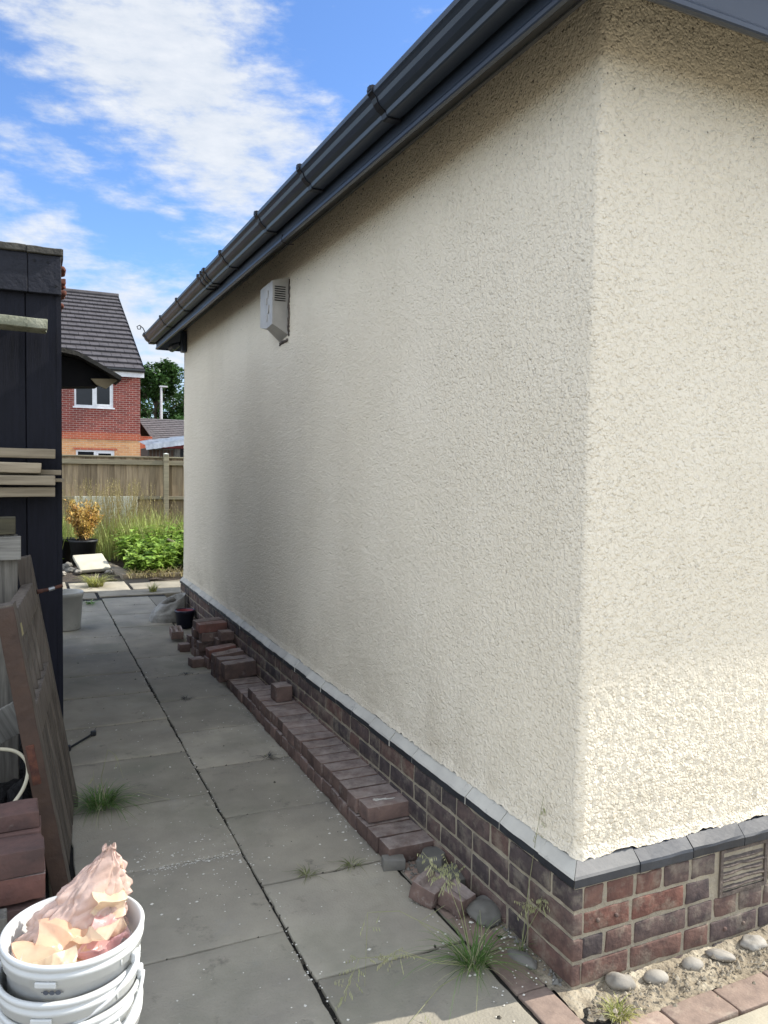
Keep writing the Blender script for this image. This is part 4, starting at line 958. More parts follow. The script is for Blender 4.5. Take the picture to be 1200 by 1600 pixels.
mb.add(vs, [(0, 1, 2, 3, 4), (9, 8, 7, 6, 5), (0, 5, 6, 1), (1, 6, 7, 2), (2, 7, 8, 3), (3, 8, 9, 4)]); mb.build('underside_box', m_dark, cp)
mb = MB(); vs = [cloc(p) for p in ((-1.060, 3.585, 2.028), (-.885, 3.585, 2.038), (-.968, 3.585, 1.968), (-1.03, 3.585, 1.995), (-1.060, 3.612, 2.028), (-.885, 3.612, 2.038), (-.968, 3.612, 1.968), (-1.03, 3.612, 1.995))]
mb.add(vs, [(0, 3, 2, 1), (4, 5, 6, 7), (0, 1, 5, 4), (1, 2, 6, 5), (2, 3, 7, 6), (3, 0, 4, 7)]); mb.build('board_end', mat('plywood', (.33, .27, .17), (.24, .20, .13), scale=6), cp)
# timber laid on brackets across the shed front
def plank(name, x0, x1, z0, z1, y, d, m, label, cat='timber', seed=1, ry=0, chip=.006):
    b = MB(); rbox(b, (0, 0, 0), (x1-x0, d, z1-z0), .003, res=.04, jit=.0015, freq=10, seed=seed, chip=chip, tone=U(-.3, .3))
    o = b.build(name, m, smooth=True); o.location = ((x0+x1)/2, y, (z0+z1)/2); o.rotation_euler = (0, ry, 0); return tag(o, label, cat)
plank('timber_batten', -2.15, -1.321, 1.507, 1.549, 2.10, .07, m_wx, 'topmost pale batten of the stack on the shed front')
plank('timber_batten', -2.2, -1.378, 1.445, 1.490, 2.08, .09, m_wx, 'short brownish batten, second from the top on the shed front', seed=2, ry=.012)
plank('timber_batten', -2.1, -1.293, 1.432, 1.455, 2.14, .05, m_wx, 'thin dark batten poking out farthest right of the shed', seed=3)
plank('timber_batten', -2.15, -1.322, 1.388, 1.430, 2.06, .10, m_wx, 'pale batten below the short brownish one on the shed front', seed=4)
plank('timber_batten', -1.9, -1.283, 1.400, 1.416, 2.135, .05, m_wx, 'thin batten tip just under the farthest reaching one', seed=5)
plank('timber_batten', -2.15, -1.322, 1.332, 1.375, 2.09, .08, m_wx, 'lowest pale batten of the stack on the shed front', seed=6, ry=-.008)
plank('shelf_board', -2.1, -1.352, 2.070, 2.112, 2.02, .16, mat('mossy_board', (.33, .33, .25), (.18, .19, .13), scale=8, rough=.85, bump=.5, bscale=60, c3=(.10, .11, .07), s3=14, t3=(.52, .7)), 'pale mossy edged board sticking out high on the shed front', 'board', seed=7, ry=.015, chip=.02)
br = thing('wall_bracket', 'dark timber bracket holding the battens on the shed front', 'bracket', (-1.95, 2.16, 1.3))
mb = MB(); box(mb, (-.03, -.16, -.02), (.03, .02, .025)); box(mb, (-.03, .0, -.3), (.03, .035, .8)); mb.build('arm', m_black, br)
# weathered post with cross boards
fp = thing('old_fence_post', 'weathered grey post with cross boards in front of the black shed', 'post', (-1.60, 1.7, 0))
mb = MB(); rbox(mb, (.025, 0, .60), (.20, .05, 1.20), .004, res=.06, jit=.002, chip=.01, tone=.1); mb.build('post', m_wgz, fp)
mb = MB(); rbox(mb, (-.06, -.045, 1.148), (.395, .03, .093), .003, res=.04, jit=.002, seed=4, tone=.4); mb.build('cross_board', m_wgx, fp)
mb = MB(); rbox(mb, (-.07, -.01, 1.235), (.375, .09, .066), .003, res=.05, jit=.002, seed=5, tone=-.1); mb.build('top_rail', wood('mossy_rail', (.095, .085, .05), (.05, .045, .03), (3, 60, 60)), fp)
mb = MB(); rbox(mb, (0.02, -.04, .905), (.22, .03, .04), .003, res=.05, jit=.002, seed=6, tone=-.2); mb.build('lower_rail', m_wgx, fp)
plank('leaning_lath', -1.62, -1.50, .35, .62, 1.45, .02, m_wgx, 'thin pale lath in the dark gap left of the gate', 'timber', seed=9, ry=1.1)
# shade of the gap put into a near-black filler shape
mb = MB(); vs = []; fs = []; n = 26
for i in range(n+1):
    for j in range(n+1):
        x = -2.1+.72*i/n; y = .75+1.35*j/n; z = .12+.28*noise.noise(Vector((x*4, y*4, 1)))+.10*noise.noise(Vector((x*14, y*14, 1)))+.25*(1-i/n)
        if i == n: z = 0
        vs.append((x, y, max(0, z)))
for i in range(n):
    for j in range(n): a = i*(n+1)+j; fs.append((a, a+n+1, a+n+2, a+1))
mb.add(vs, fs); tag(mb.build('gap_shade_fill', mat('gap_shade_black', (.018, .018, .018), (.008, .008, .009), scale=14, rough=.7, bump=1.0, bscale=25, bdist=.03)), 'near-black filler standing for the shaded void behind the leaning gate', 'shade fill')
mb = MB(); pts = [(-1.75, .95, .50), (-1.60, 1.02, .553), (-1.531, 1.05, .545), (-1.481, 1.06, .527), (-1.452, 1.06, .495), (-1.444, 1.06, .461), (-1.450, 1.05, .425), (-1.466, 1.04, .392), (-1.50, 1.02, .355), (-1.54, 1.0, .325), (-1.65, .95, .27)]
c = []
for i in range(len(pts)-1):
    p0, p1, p2, p3 = [Vector(pts[max(0, min(len(pts)-1, i+q))]) for q in (-1, 0, 1, 2)]
    for s in range(6):
        t = s/6; c.append(.5*((2*p1)+(p2-p0)*t+(2*p0-5*p1+4*p2-p3)*t*t+(3*p1-p0-3*p2+p3)*t**3))
tube(mb, c, .006, 10); tag(mb.build('hose', m_hose, smooth=True), 'cream hose looping out of the dark gap at the left edge', 'hose')
# the gate, leaning back to the left
gate = thing('garden_gate', 'weathered wooden garden gate with spindles leaning beside the black shed', 'gate', (-1.312, 1.04, 0))
ang = math.atan2(.86, .075); lean = math.asin(.168)
ud = Vector((math.cos(ang), math.sin(ang), 0)); side = Vector((math.sin(ang), -math.cos(ang), 0))   # side points to +X
vd = (Vector((0, 0, 1))*math.cos(lean)-side*math.sin(lean)).normalized(); nd = ud.cross(vd)
if nd.x < 0: nd = -nd
GM = Matrix((ud, vd, nd)).transposed().to_4x4()
if GM.to_3x3().determinant() < 0: GM = Matrix((ud, vd, nd)).transposed().to_4x4()
m_gtop = m_gate
def G(name, u0, u1, v0, v1, n0, n1, m=m_gate, tone=0, jit=.0012, res=.05, chip=.004):
    b = MB(); rbox(b, ((u0+u1)/2, (v0+v1)/2, (n0+n1)/2), (u1-u0, v1-v0, n1-n0), .003, X=GM, res=res, jit=jit, seed=u0*9+v0, tone=tone, chip=chip); o = b.build(name, m, gate, smooth=True)
    me = o.data
    if GM.to_3x3().determinant() < 0: me.flip_normals()
    return o
GW = .83
G('stile', .003, .085, 0, 1.035, -.055, 0, tone=.1)
G('painted_edge', 0, .0045, 0.0, 1.03, -.056, .0005, m_gbrown)
G('stile', GW-.08, GW, 0, 1.11, -.055, 0, tone=.1)
G('top_rail', .086, GW-.081, .895, 1.0, -.050, -.004, tone=.3)
G('mid_rail', .086, GW-.081, .545, .655, -.050, -.004, tone=.2)
for i in range(4):
    u = .086+(GW-.167)*(i+1)/5; G('spindle', u-.013, u+.013, .656, .894, -.038, -.014, tone=-.1)
nb = 8
for i in range(nb):
    w = (GW-.167)/nb; u = .086+w*i; G('board', u+.006, u+w-.006, 0.03, .544, -.034, -.008, tone=U(-.6, .5))
G('bottom_rail', .086, GW-.081, 0.05, .15, -.054, -.036)
G('lock_case', -.003, .0005, .42, .56, -.048, -.020, m_rust)
mb = MB(); a_ = GM @ Vector((GW-.06, .955, .002)); tube(mb, [a_+Vector((-.0, 0, 0)), a_+Vector((.05, .01, .008)), a_+Vector((.10, .02, .02))], .007, 8, radii=[.010, .006, .008]); mb.build('latch_bolt', m_rust, gate)
mb = MB(); tube(mb, [a_+Vector((.045, .009, .006)), a_+Vector((.068, .014, .012))], .0085, 8); mb.build('latch_sleeve', m_steel, gate)
mb = MB(); a_ = GM @ Vector((.10, .93, -.0035)); box(mb, (-.03, -.02, 0), (.03, .02, .003), X=Matrix.Translation(a_) @ GM.to_3x3().to_4x4()); mb.build('hinge_plate', mat('brass_worn', (.35, .3, .14), rough=.5), gate)
# pin lying on the paving by the gate
mb = MB(); tube(mb, [(-1.246, 2.52, .012), (-1.125, 2.69, .012)], .0055, 8); rbox(mb, (-1.115, 2.70, .014), (.028, .028, .026), .006, res=.01, jit=.002); rbox(mb, (-1.25, 2.51, .014), (.02, .035, .028), .005, res=.01, jit=.002)
tube(mb, [(-1.115, 2.70, .02), (-1.10, 2.76, .02)], .002, 5); tag(mb.build('gate_bolt', m_pot), 'thin metal bolt rod lying on the paving beside the gate', 'bolt')
# bricks stacked at the bottom left
def lb(x0, x1, y0, z0, m, label, seed, dy=.10, h=.065, g=None):
    o = brick_mesh('brick', (x1-x0, dy, h), m, seed, chip=.014); o.location = ((x0+x1)/2, y0+dy/2, z0); tag(o, label, 'brick', g); return o
m_lrb = mat('stack_brick', (.15, .085, .07), (.085, .055, .048), scale=14, rough=.88, bump=.7, bscale=80, bdist=.004, objrand=.5, c3=(.24, .2, .16), s3=12, t3=(.6, .75))
for r_ in range(5):
    z = .030+r_*.068
    for i in range(3):
        x1 = (-1.404 if r_ % 2 == 0 else -1.47)-i*.225
        lb(x1-.215, x1, .40, z-.03, m_lrb, (['right hand', 'middle', 'left hand'][i]+' brick in the '+['lowest', 'second', 'third', 'fourth', 'fifth'][r_]+' course of the stack at the bottom left'), 40+r_*3+i, g='lower bricks of the bottom left stack')
lb(-1.493-.06, -1.404-.0, .402, .352, m_redb, 'short red brick under the long grey faced brick of the left stack', 71, h=.068)
lb(-1.72, -1.558, .402, .352, m_lrb, 'grey brick left of the short red brick in the left stack', 72, h=.068)
lb(-1.66, -1.406, .400, .423, m_lrb, 'long grey faced brick near the top of the left stack', 73, h=.066)
lb(-1.66, -1.412, .515, .423, m_lrb, 'brick set back behind the long grey faced brick', 74, h=.064)
lb(-1.66, -1.416, .530, .489, m_lrb, 'topmost brick of the left stack, set back at an angle', 75, h=.045)
plank('timber_offcut', -1.70, -1.492, .0, .40, .28, .05, m_wgz, 'upright wooden offcut in front of the brick stack at the left edge', 'timber', seed=12)
# grey bucket, sack, pot by the path
gb = thing('grey_bucket', 'old grey bucket standing on the path behind the shed corner', 'bucket', (-1.13, 5.70, 0))
b = MB(); lathe(b, [(0, .004), (.125, .004), (.130, .012), (.150, .300), (.157, .302), (.158, .335), (.153, .340), (.148, .335), (.146, .30), (.10, .295), (0, .297)], seg=48, wob=.01); b.build('shell', m_gbucket, gb, smooth=True)

sk = thing('rubble_sack', 'dirty white rubble sack slumped against the far end of the plinth', 'sack', (-.225, 5.78, 0))
b = MB(); nu, nv = 48, 26; vs = []; fs = []
for i in range(nv+1):
    t = i/nv
    for j in range(nu):
        a = 2*math.pi*j/nu
        if t < .8:
            s_ = t/.8; r0 = (1-.30*s_**1.7)*(1+.06*math.sin(s_*3.14)); z = .21*s_
        else:
            s_ = (t-.8)/.2; r0 = (.70-.22*s_); z = .21+.02*math.sin(s_*3.14)-.06*s_
        q = Vector((math.cos(a)*2, math.sin(a)*2, t*3)); k_ = r0*(1+.10*noise.noise(q*1.1)+.05*noise.noise(q*3.5))
        x = .165*k_*math.cos(a)+.07*t; y = .125*k_*math.sin(a)
        vs.append((x, y, z*(1+.22*math.cos(a-.3)*min(1, t*1.2))+.010*noise.noise(q*5)*min(1, t*5)))
for i in range(nv):
    for j in range(nu): fs.append((i*nu+j, i*nu+(j+1) % nu, (i+1)*nu+(j+1) % nu, (i+1)*nu+j))
fs.append(tuple(nv*nu+j for j in range(nu)))
b.add(vs, fs); b.build('sack', m_sack, sk, smooth=True)
pebble('rubble_lump', (-.19, 5.76, .185), (.045, .04, .03), m_dstone, .2, 'dark lump of rubble lying in the mouth of the sack', seed=21)
pt = thing('plant_pot', 'small navy pot with red inner rim between the sack and the brick pile', 'pot', (-.125, 5.42, 0))
b = MB(); lathe(b, [(0, .003), (.070, .003), (.084, .14), (.092, .142), (.092, .162), (.086, .164), (.082, .15), (.07, .06), (0, .055)], seg=40); b.build('shell', m_navy, pt, smooth=True)
b = MB(); lathe(b, [(.079, .152), (.080, .158), (.074, .158), (.062, .09), (0, .085)], seg=40); b.build('inner_liner', m_redp, pt, smooth=True)

# ================================================================ GARDEN END
# bed edging
def edge(name, a, b_, w, h, m, label, cat='edging', seed=1):
    a, b_ = Vector(a), Vector(b_); d = b_-a; mm = MB(); rbox(mm, (0, 0, 0), (d.length, w, h), .006, res=.06, jit=.004, freq=8, seed=seed, chip=.01)
    o = mm.build(name, m, smooth=True); o.location = (a+b_)/2; o.rotation_euler = (0, -math.asin(d.z/d.length), math.atan2(d.y, d.x)); return tag(o, label, cat)
m_edg = mat('edging_stone', (.30, .25, .18), (.18, .15, .11), scale=9, rough=.9, bump=.5)
edge('bed_edging', (-.20, 8.86, .0), (2.0, 8.72, .0), .05, .09, m_edg, 'low pale edging strip along the front of the crop bed')
edge('bed_edging', (-.21, 8.88, .0), (-.42, 10.5, .0), .16, .07, m_edg, 'wide edging strip running back along the left of the crop bed', seed=2)
mb = MB(); vs = []; fs = []; nx, ny = 50, 50
for i in range(nx+1):
    for j in range(ny+1):
        x = -2.6+5.2*i/nx; y = 8.65+4.2*j/ny; vs.append((x, y, -.02+.05*noise.noise(Vector((x*2.5, y*2.5, 0)))+.03*noise.noise(Vector((x*9, y*9, 0)))))
for i in range(nx):
    for j in range(ny): a = i*(ny+1)+j; fs.append((a, a+ny+1, a+ny+2, a+1))
mb.add(vs, fs); tag(mb.build('garden_soil', m_soil, smooth=True), kind='structure')
b = MB(); rbox(b, (0, 0, 0), (.40, .50, .045), .006, res=.05, jit=.002, seed=3, chip=.008); o = b.build('concrete_slab', mat('pale_concrete', (.50, .47, .37), (.42, .39, .30), scale=6, rough=.85, bump=.3, bscale=50), smooth=True)
o.location = (-.615, 9.70, .105); o.rotation_euler = (R(18), R(-2), R(9)); tag(o, 'pale concrete slab propped at a tilt in front of the black pot', 'slab')
for i, (x, y, s_) in enumerate(((-.88, 9.6, .07), (-.80, 9.45, .05), (-.95, 9.9, .08), (-.42, 9.35, .05), (-.9, 10.2, .07), (-1.0, 9.35, .05), (-.36, 9.6, .05))):
    pebble('rubble_lump', (x, y, .0), (s_, s_*.8, s_*.6), m_stone if i % 2 else m_dstone, i, ['dark lump at the left edge of the tilted slab', 'pale lump in front of the tilted slab by the shed', 'dark lump farther back left of the tilted slab', 'pale small lump right of the tilted slab front', 'dark lump farthest back, by the black planter', 'pale lump nearest the path by the shed', 'dark small lump between tilted slab and crop edging'][i], group='stone lumps around the tilted slab', seed=30+i, lump=.5)
pp = thing('potted_shrub', 'orange leaved shrub in a black pot beside the crop bed', 'potted plant', (-.68, 10.42, 0))
b = MB(); lathe(b, [(0, .003), (.15, .003), (.19, .33), (.205, .335), (.205, .365), (.19, .365), (.185, .30), (0, .29)], seg=36); b.build('pot', m_pot, pp, smooth=True)
def leaf(b, p, d, l, w, up=Vector((0, 0, 1)), tone=0, cup=.25):
    d = d.normalized(); s = d.cross(up)
    if s.length < .01: s = Vector((1, 0, 0))
    s.normalize(); n_ = s.cross(d)
    b.add([p, p+d*l*.4+s*w+n_*w*cup, p+d*l*.45-n_*w*.15, p+d*l*.4-s*w+n_*w*cup, p+d*l-n_*l*.18], [(0, 1, 2), (0, 2, 3), (1, 4, 2), (2, 4, 3)], tone)
def rv(): 
    v = Vector((rnd.gauss(0, 1), rnd.gauss(0, 1), rnd.gauss(0, 1))); return v.normalized()
b = MB(); bs = MB()
for i in range(60):
    a = U(0, 6.283); ln_ = U(.28, .62); top_ = Vector((math.cos(a)*U(.05, .30), math.sin(a)*U(.05, .42), .33+ln_*.95)); base = Vector((U(-.05, .05), U(-.05, .05), .30))
    if i < 3: top_ = Vector((-.20+i*.05, 0, .92))
    tube(bs, [base, base.lerp(top_, .5)+Vector((0, 0, .04)), top_], .004, 4)
    for q in range(50):
        t = U(.22, 1.02); p = base.lerp(top_, t)+Vector((0, 0, .04*math.sin(t*3.1)))+rv()*.035; leaf(b, p, rv()+Vector((0, 0, .4)), U(.035, .065), U(.010, .017), tone=U(-.35, .6))
bs.build('stems', m_bark, pp); b.build('foliage', m_orange, pp)
pp2 = thing('black_planter', 'second black pot half hidden behind the orange shrub pot', 'pot', (-.98, 10.75, 0)); b = MB(); lathe(b, [(0, .003), (.15, .003), (.19, .33), (.205, .335), (.205, .365), (.19, .365), (.185, .30), (0, .29)], seg=30); b.build('shell', m_pot, pp2, smooth=True)
# crop of leafy plants
b = MB()
for i in range(150):
    x = U(-.15, 2.1); y = U(8.98, 11.2)
    if noise.noise(Vector((x*1.5, y*1.5, 0))) < -.35: continue
    H_ = U(.26, .42)*(1 if y > 9.2 else .75)*(1+.1*(y-9)); c0 = Vector((x, y, 0))
    for st in range(7):
        a = U(0, 6.283); tip = c0+Vector((math.cos(a)*U(.05, .20), math.sin(a)*U(.05, .20), H_*U(.6, 1.15))); tube(b, [c0, c0.lerp(tip, .5)+Vector((0, 0, .03)), tip], .004, 4, -.3)
        for lf in range(13):
            t = U(.35, 1.05); p = c0.lerp(tip, t)+rv()*.03; dd = rv(); dd.z = abs(dd.z)*.4-.15; leaf(b, p, dd, U(.07, .12), U(.026, .044), tone=U(-.35, .45))
tag(b.build('crop_foliage', m_potato), 'bright green leafy crop filling the bed beside the bungalow corner', 'crop', kind='stuff')
# tall seeding grasses in front of the fence
b = MB()
for i in range(5200):
    x = U(-1.5, 3.0); y = U(10.6, 12.2); dens = noise.noise(Vector((x*1.6, y, 3)))
    if dens < -.3: continue
    h = U(.45, .92) if x > -.1 else U(.35, .85)
    if x > .1: h *= 1.0+.15*dens
    blade(b, (x, y, 0), h, U(.05, .55), U(0, 6.283), U(.0025, .006), U(-.4, .6), n=4)
tag(b.build('tall_grass', m_tgrass), 'tall green grass growing along the fence', 'grass', kind='stuff')
b = MB()
for i in range(420):
    x = rnd.gauss(-.15, .35) if U(0, 1) < .6 else U(-.9, 2.4); y = U(10.9, 12.1); h = U(.75, 1.28) if x < .5 else U(.6, .95); a = U(0, 6.283); ln_ = U(.05, .25)
    q = [Vector((x, y, 0)), Vector((x+math.cos(a)*ln_*.3, y, h*.6)), Vector((x+math.cos(a)*ln_, y+math.sin(a)*ln_*.5, h))]
    tube(b, q, .0022, 3, 0)
    for s in range(9):
        p = q[1].lerp(q[2], .35+.65*s/9); leaf(b, p, rv()+Vector((0, 0, .3)), U(.02, .05), U(.003, .006), tone=U(-.2, .6))
tag(b.build('seeding_grass_heads', m_straw), 'straw coloured seeding grass stalks in front of the fence', 'grass', kind='stuff')
b = MB()
for i in range(900):
    x = U(-.25, 2.0); y = rnd.gauss(8.82, .07); blade(b, (x, y, 0), U(.05, .2), U(.4, 1.6), U(0, 6.283), .003, U(-.3, .5), n=4)
tag(b.build('dry_grass_fringe', m_straw), 'dry pale grass hanging over the edging of the bed', 'grass', kind='stuff')
b = MB()
for i in range(500):
    x = U(-1.6, -.95); y = U(10.2, 11.9); leaf(b, Vector((x, y, U(.05, .55))), rv(), U(.05, .09), U(.015, .03), tone=U(-.4, .3))
tag(b.build('leafy_weeds', m_potato), 'green leafy weeds behind the shed corner', 'weeds', kind='stuff')
edge('timber_pole', (.46, 10.0, .385), (.95, 10.1, .15), .035, .035, m_frail, 'pale pole slanting down into the crop by the wall corner', 'pole', seed=4)
# pale sheet behind the grass
wp = MB(); rbox(wp, (-.205, 12.12, .50), (1.01, .02, .87), .004, res=.2, jit=0); tag(wp.build('backing_sheet', m_paleb), 'pale translucent sheet standing against the fence behind tall grass', 'sheet')
# fence
FY = 12.45
fen = thing('fence', 'tall weathered close board timber fence across the garden end', 'fence', (0, FY, 0))
mb = MB(); x = -5.0; i = 0
while x < 9.0:
    w = U(.098, .112); mb_t = U(-.35, .45)
    rbox(mb, (x+w/2, (-.0 if i % 2 else .012), .80+U(-.008, .008)), (w, .014, 1.62), .002, tone=mb_t, res=.4, jit=0); x += w*.93; i += 1
mb.build('boards', m_fence, fen)
for (z0, z1) in ((1.475, 1.555), (.868, .925), (.25, .32)):
    mb = MB(); rbox(mb, (2.0, -.035, (z0+z1)/2), (14, .045, z1-z0), .004, res=.5, jit=0); mb.build('rail', m_frail, fen)
mb = MB(); rbox(mb, (2.0, -.005, 1.612), (14, .075, .024), .004, res=.5, jit=0); mb.build('capping', m_frail, fen)
for x in (-4.6, -1.9, .82, 3.54, 6.2):
    mb = MB(); rbox(mb, (x, -.07, .835), (.085, .085, 1.67), .004, res=.4, jit=0, tone=.3); p_ = mb.build('post', m_frail, fen)
    mb = MB(); mb.add([(x-.05, -.12, 1.672), (x+.05, -.12, 1.672), (x+.05, -.02, 1.672), (x-.05, -.02, 1.672), (x, -.07, 1.692)], [(0, 1, 4), (1, 2, 4), (2, 3, 4), (3, 0, 4), (3, 2, 1, 0)]); mb.build('post_cap', m_paleb, p_)

# ================================================================ BEYOND THE FENCE
def tiled(mb, e0, e1, r0, r1, rows, th=.05, tw=.30, tone=.3):
    """courses of tiles as real overlapping steps between eaves e0-e1 and ridge r0-r1"""
    e0, e1, r0, r1 = map(Vector, (e0, e1, r0, r1)); nrm = (e1-e0).cross(r0-e0).normalized()
    if nrm.z < 0: nrm = -nrm
    for i in range(rows):
        a, b_ = i/rows, (i+1.12)/rows; b_ = min(b_, 1.0)
        p0, p1, p2, p3 = e0.lerp(r0, a), e1.lerp(r1, a), e1.lerp(r1, b_), e0.lerp(r0, b_)
        n_ = max(1, int((p1-p0).length/tw)); off = .5*(i % 2)
        for k_ in range(n_+1):
            u0, u1 = max(0, (k_-off)/n_), min(1, (k_+1-off)/n_)
            if u1-u0 < .01: continue
            g = .006/(p1-p0).length; q = [p0.lerp(p1, u0+g), p0.lerp(p1, u1-g), p3.lerp(p2, u1-g), p3.lerp(p2, u0+g)]
            up = [q[0]+nrm*th, q[1]+nrm*th, q[2]+nrm*.008, q[3]+nrm*.008]
            mb.add(q+up, [(4, 5, 6, 7), (0, 1, 5, 4), (1, 2, 6, 5), (3, 0, 4, 7)], U(-tone, tone))
hs = thing('brick_house', 'two storey red and buff brick house with grey tiled roof beyond the fence', 'house', (0, 28, 0))
def H(p): return (p[0], p[1]-28, p[2])
HX0, HX1, HY1, HE = -7.0, 2.40, 44.8, 4.88
mb = MB()
def wallrect(mb, x0, x1, z0, z1, holes, y=28.0, d=.10):
    xs = sorted({x0, x1, *[h[0] for h in holes], *[h[1] for h in holes]}); zs = sorted({z0, z1, *[h[2] for h in holes], *[h[3] for h in holes]})
    for a, b_ in zip(xs, xs[1:]):
        for c, e in zip(zs, zs[1:]):
            if any(h[0] <= (a+b_)/2 <= h[1] and h[2] <= (c+e)/2 <= h[3] for h in holes): continue
            mb.add([H((a, y, c)), H((b_, y, c)), H((b_, y, e)), H((a, y, e))], [(0, 1, 2, 3)])
    for h in holes:
        q = [(h[0], h[2]), (h[1], h[2]), (h[1], h[3]), (h[0], h[3])]
        for i in range(4):
            a, b_ = q[i], q[(i+1) % 4]; mb.add([H((a[0], y, a[1])), H((a[0], y+d, a[1])), H((b_[0], y+d, b_[1])), H((b_[0], y, b_[1]))], [(0, 1, 2, 3)])
W1 = (.15, 1.46, 3.49, 4.50); W2 = (.20, 1.50, .9, 1.96)
wallrect(mb, HX0, HX1, 2.585, HE, [W1])
mb.add([H((HX1, 28, 2.585)), H((HX1, HY1, 2.585)), H((HX1, HY1, HE)), H((HX1, 36.4, 9.05)), H((HX1, 28, HE))], [(0, 1, 2, 3, 4)])
mb.add([H((HX0, 28, 0)), H((HX0, 28, HE)), H((HX0, 36.4, 9.05)), H((HX0, HY1, HE)), H((HX0, HY1, 0))], [(0, 1, 2, 3, 4)])
mb.add([H((HX0, HY1, 0)), H((HX0, HY1, HE)), H((HX1, HY1, HE)), H((HX1, HY1, 0))], [(0, 1, 2, 3)])
mb.build('upper_wall', m_hred, hs)
mb = MB(); wallrect(mb, HX0, HX1, 0, 2.34, [W2]); mb.add([H((HX1, 28, 0)), H((HX1, HY1, 0)), H((HX1, HY1, 2.34)), H((HX1, 28, 2.34))], [(0, 1, 2, 3)]); mb.build('lower_wall', m_hbuff, hs)
mb = MB(); box(mb, H((HX0, 27.985, 2.34)), H((HX1+.015, HY1, 2.585))); mb.build('string_course', m_horange, hs)
mb = MB(); box(mb, H((W2[0]-.1, 27.99, W2[3])), H((W2[1]+.1, 28.02, W2[3]+.08))); mb.build('window_header', m_horange, hs)
def win(w, y=28.0):
    fr = MB(); t_ = .065; x0, x1, z0, z1 = w
    for (a, b_, c, e) in ((x0, x1, z0, z0+t_), (x0, x1, z1-t_, z1), (x0, x0+t_, z0+t_, z1-t_), (x1-t_, x1, z0+t_, z1-t_), ((x0+x1)/2-.05, (x0+x1)/2+.05, z0+t_, z1-t_)): box(fr, H((a, y+.03, c)), H((b_, y+.09, e)))
    xm = (x0+x1)/2
    for (a, b_, c, e) in ((xm+.05, x1-t_, z0+t_, z0+t_+.05), (xm+.05, xm+.10, z0+t_+.05, z1-t_), (x1-t_-.05, x1-t_, z0+t_+.05, z1-t_), (xm+.1, x1-t_-.05, z1-t_-.05, z1-t_)): box(fr, H((a, y+.018, c)), H((b_, y+.029, e)))
    o = fr.build('window', m_white, hs); g = MB(); box(g, H((x0+.03, y+.06, z0+.03)), H((x1-.03, y+.07, z1-.03))); g.build('pane', m_glass, o)
    s_ = MB(); box(s_, H((x0-.05, y-.05, z0-.05)), H((x1+.05, y+.10, z0-.002))); s_.build('sill', m_white, o)
win(W1); win(W2)
mb = MB(); tiled(mb, H((HX0-.3, 27.72, HE-.02)), H((HX1+.10, 27.72, HE-.02)), H((HX0-.3, 36.4, 9.12)), H((HX1+.10, 36.4, 9.12)), 17, th=.09, tw=.33, tone=.12)
mb.add([H((HX0-.3, 36.4, 9.10)), H((HX1+.1, 36.4, 9.10)), H((HX1+.1, 45.1, HE)), H((HX0-.3, 45.1, HE))], [(0, 1, 2, 3)])
mb.add([H((HX0-.3, 27.74, HE-.05)), H((HX1+.1, 27.74, HE-.05)), H((HX1+.1, 36.4, 9.07)), H((HX0-.3, 36.4, 9.07))], [(3, 2, 1, 0)])
rf = mb.build('roof', m_tile, hs)
mb = MB(); tube(mb, [H((HX0, 36.4, 9.17)), H((HX1+.12, 36.4, 9.17))], .13, 10); mb.build('ridge', m_tile, rf)
mb = MB(); box(mb, H((HX0, 27.73, HE-.27)), H((HX1+.1, 27.76, HE-.055))); mb.build('fascia', m_white, hs)
mb = MB(); tube(mb, [H((HX0, 27.66, HE-.04)), H((HX1+.12, 27.66, HE-.04))], .06, 8); mb.build('gutter', m_pot, hs)
mb = MB(); box(mb, H((HX1+.08, 27.7, HE-.1)), H((HX1+.12, 27.72, HE+.05))); 
mb.add([H((HX1+.105, 27.7, HE-.1)), H((HX1+.105, 36.4, 9.0)), H((HX1+.105, 36.4, 9.22)), H((HX1+.105, 27.7, HE+.08))], [(0, 1, 2, 3)]); mb.build('verge', m_pot, hs)
mb = MB(); box(mb, (2.41-0, 1.2, 0), (3.0, 1.6, 2.55)); mb.build('side_wall', m_horange, hs)
# farther low house
h2 = thing('low_brick_house', 'low dark brick house with grey tiled roof behind the lamp post', 'house', (4, 34, 0))
def K(p): return (p[0]-4, p[1]-34, p[2])
mb = MB(); box(mb, K((3.6, 34, 0)), K((12, 38, 2.62))); mb.add([K((3.6, 34, 2.62)), K((3.2, 34.0, 2.0)), K((3.15, 36, 3.45)), K((3.6, 38, 2.6))], [(0, 1, 2, 3)]); mb.build('wall', mat('dark_red_wall', (.13, .035, .035), rough=.9), h2)
mb = MB(); tiled(mb, K((3.66, 33.8, 2.58)), K((12, 33.8, 2.58)), K((3.30, 36.2, 3.62)), K((12, 36.2, 3.62)), 11, th=.04, tw=.3, tone=.1)
mb.add([K((3.30, 36.2, 3.6)), K((12, 36.2, 3.6)), K((12, 38.5, 2.55)), K((3.6, 38.5, 2.55))], [(0, 1, 2, 3)]); mb.build('roof', mat('light_grey_tile', (.14, .13, .13), (.10, .095, .095), scale=3, rough=.8, tone=.5), h2)
mb = MB(); mb.add([K((5.0, 33.5, 2.5)), K((6.0, 33.5, 2.5)), K((5.5, 33.5, 3.4)), K((5.0, 33.9, 2.5)), K((6.0, 33.9, 2.5)), K((5.5, 33.9, 3.4))], [(0, 1, 2), (5, 4, 3), (0, 2, 5, 3), (1, 4, 5, 2), (0, 3, 4, 1)]); mb.build('gable', mat('dark_red_gable', (.10, .035, .03), rough=.9), h2)
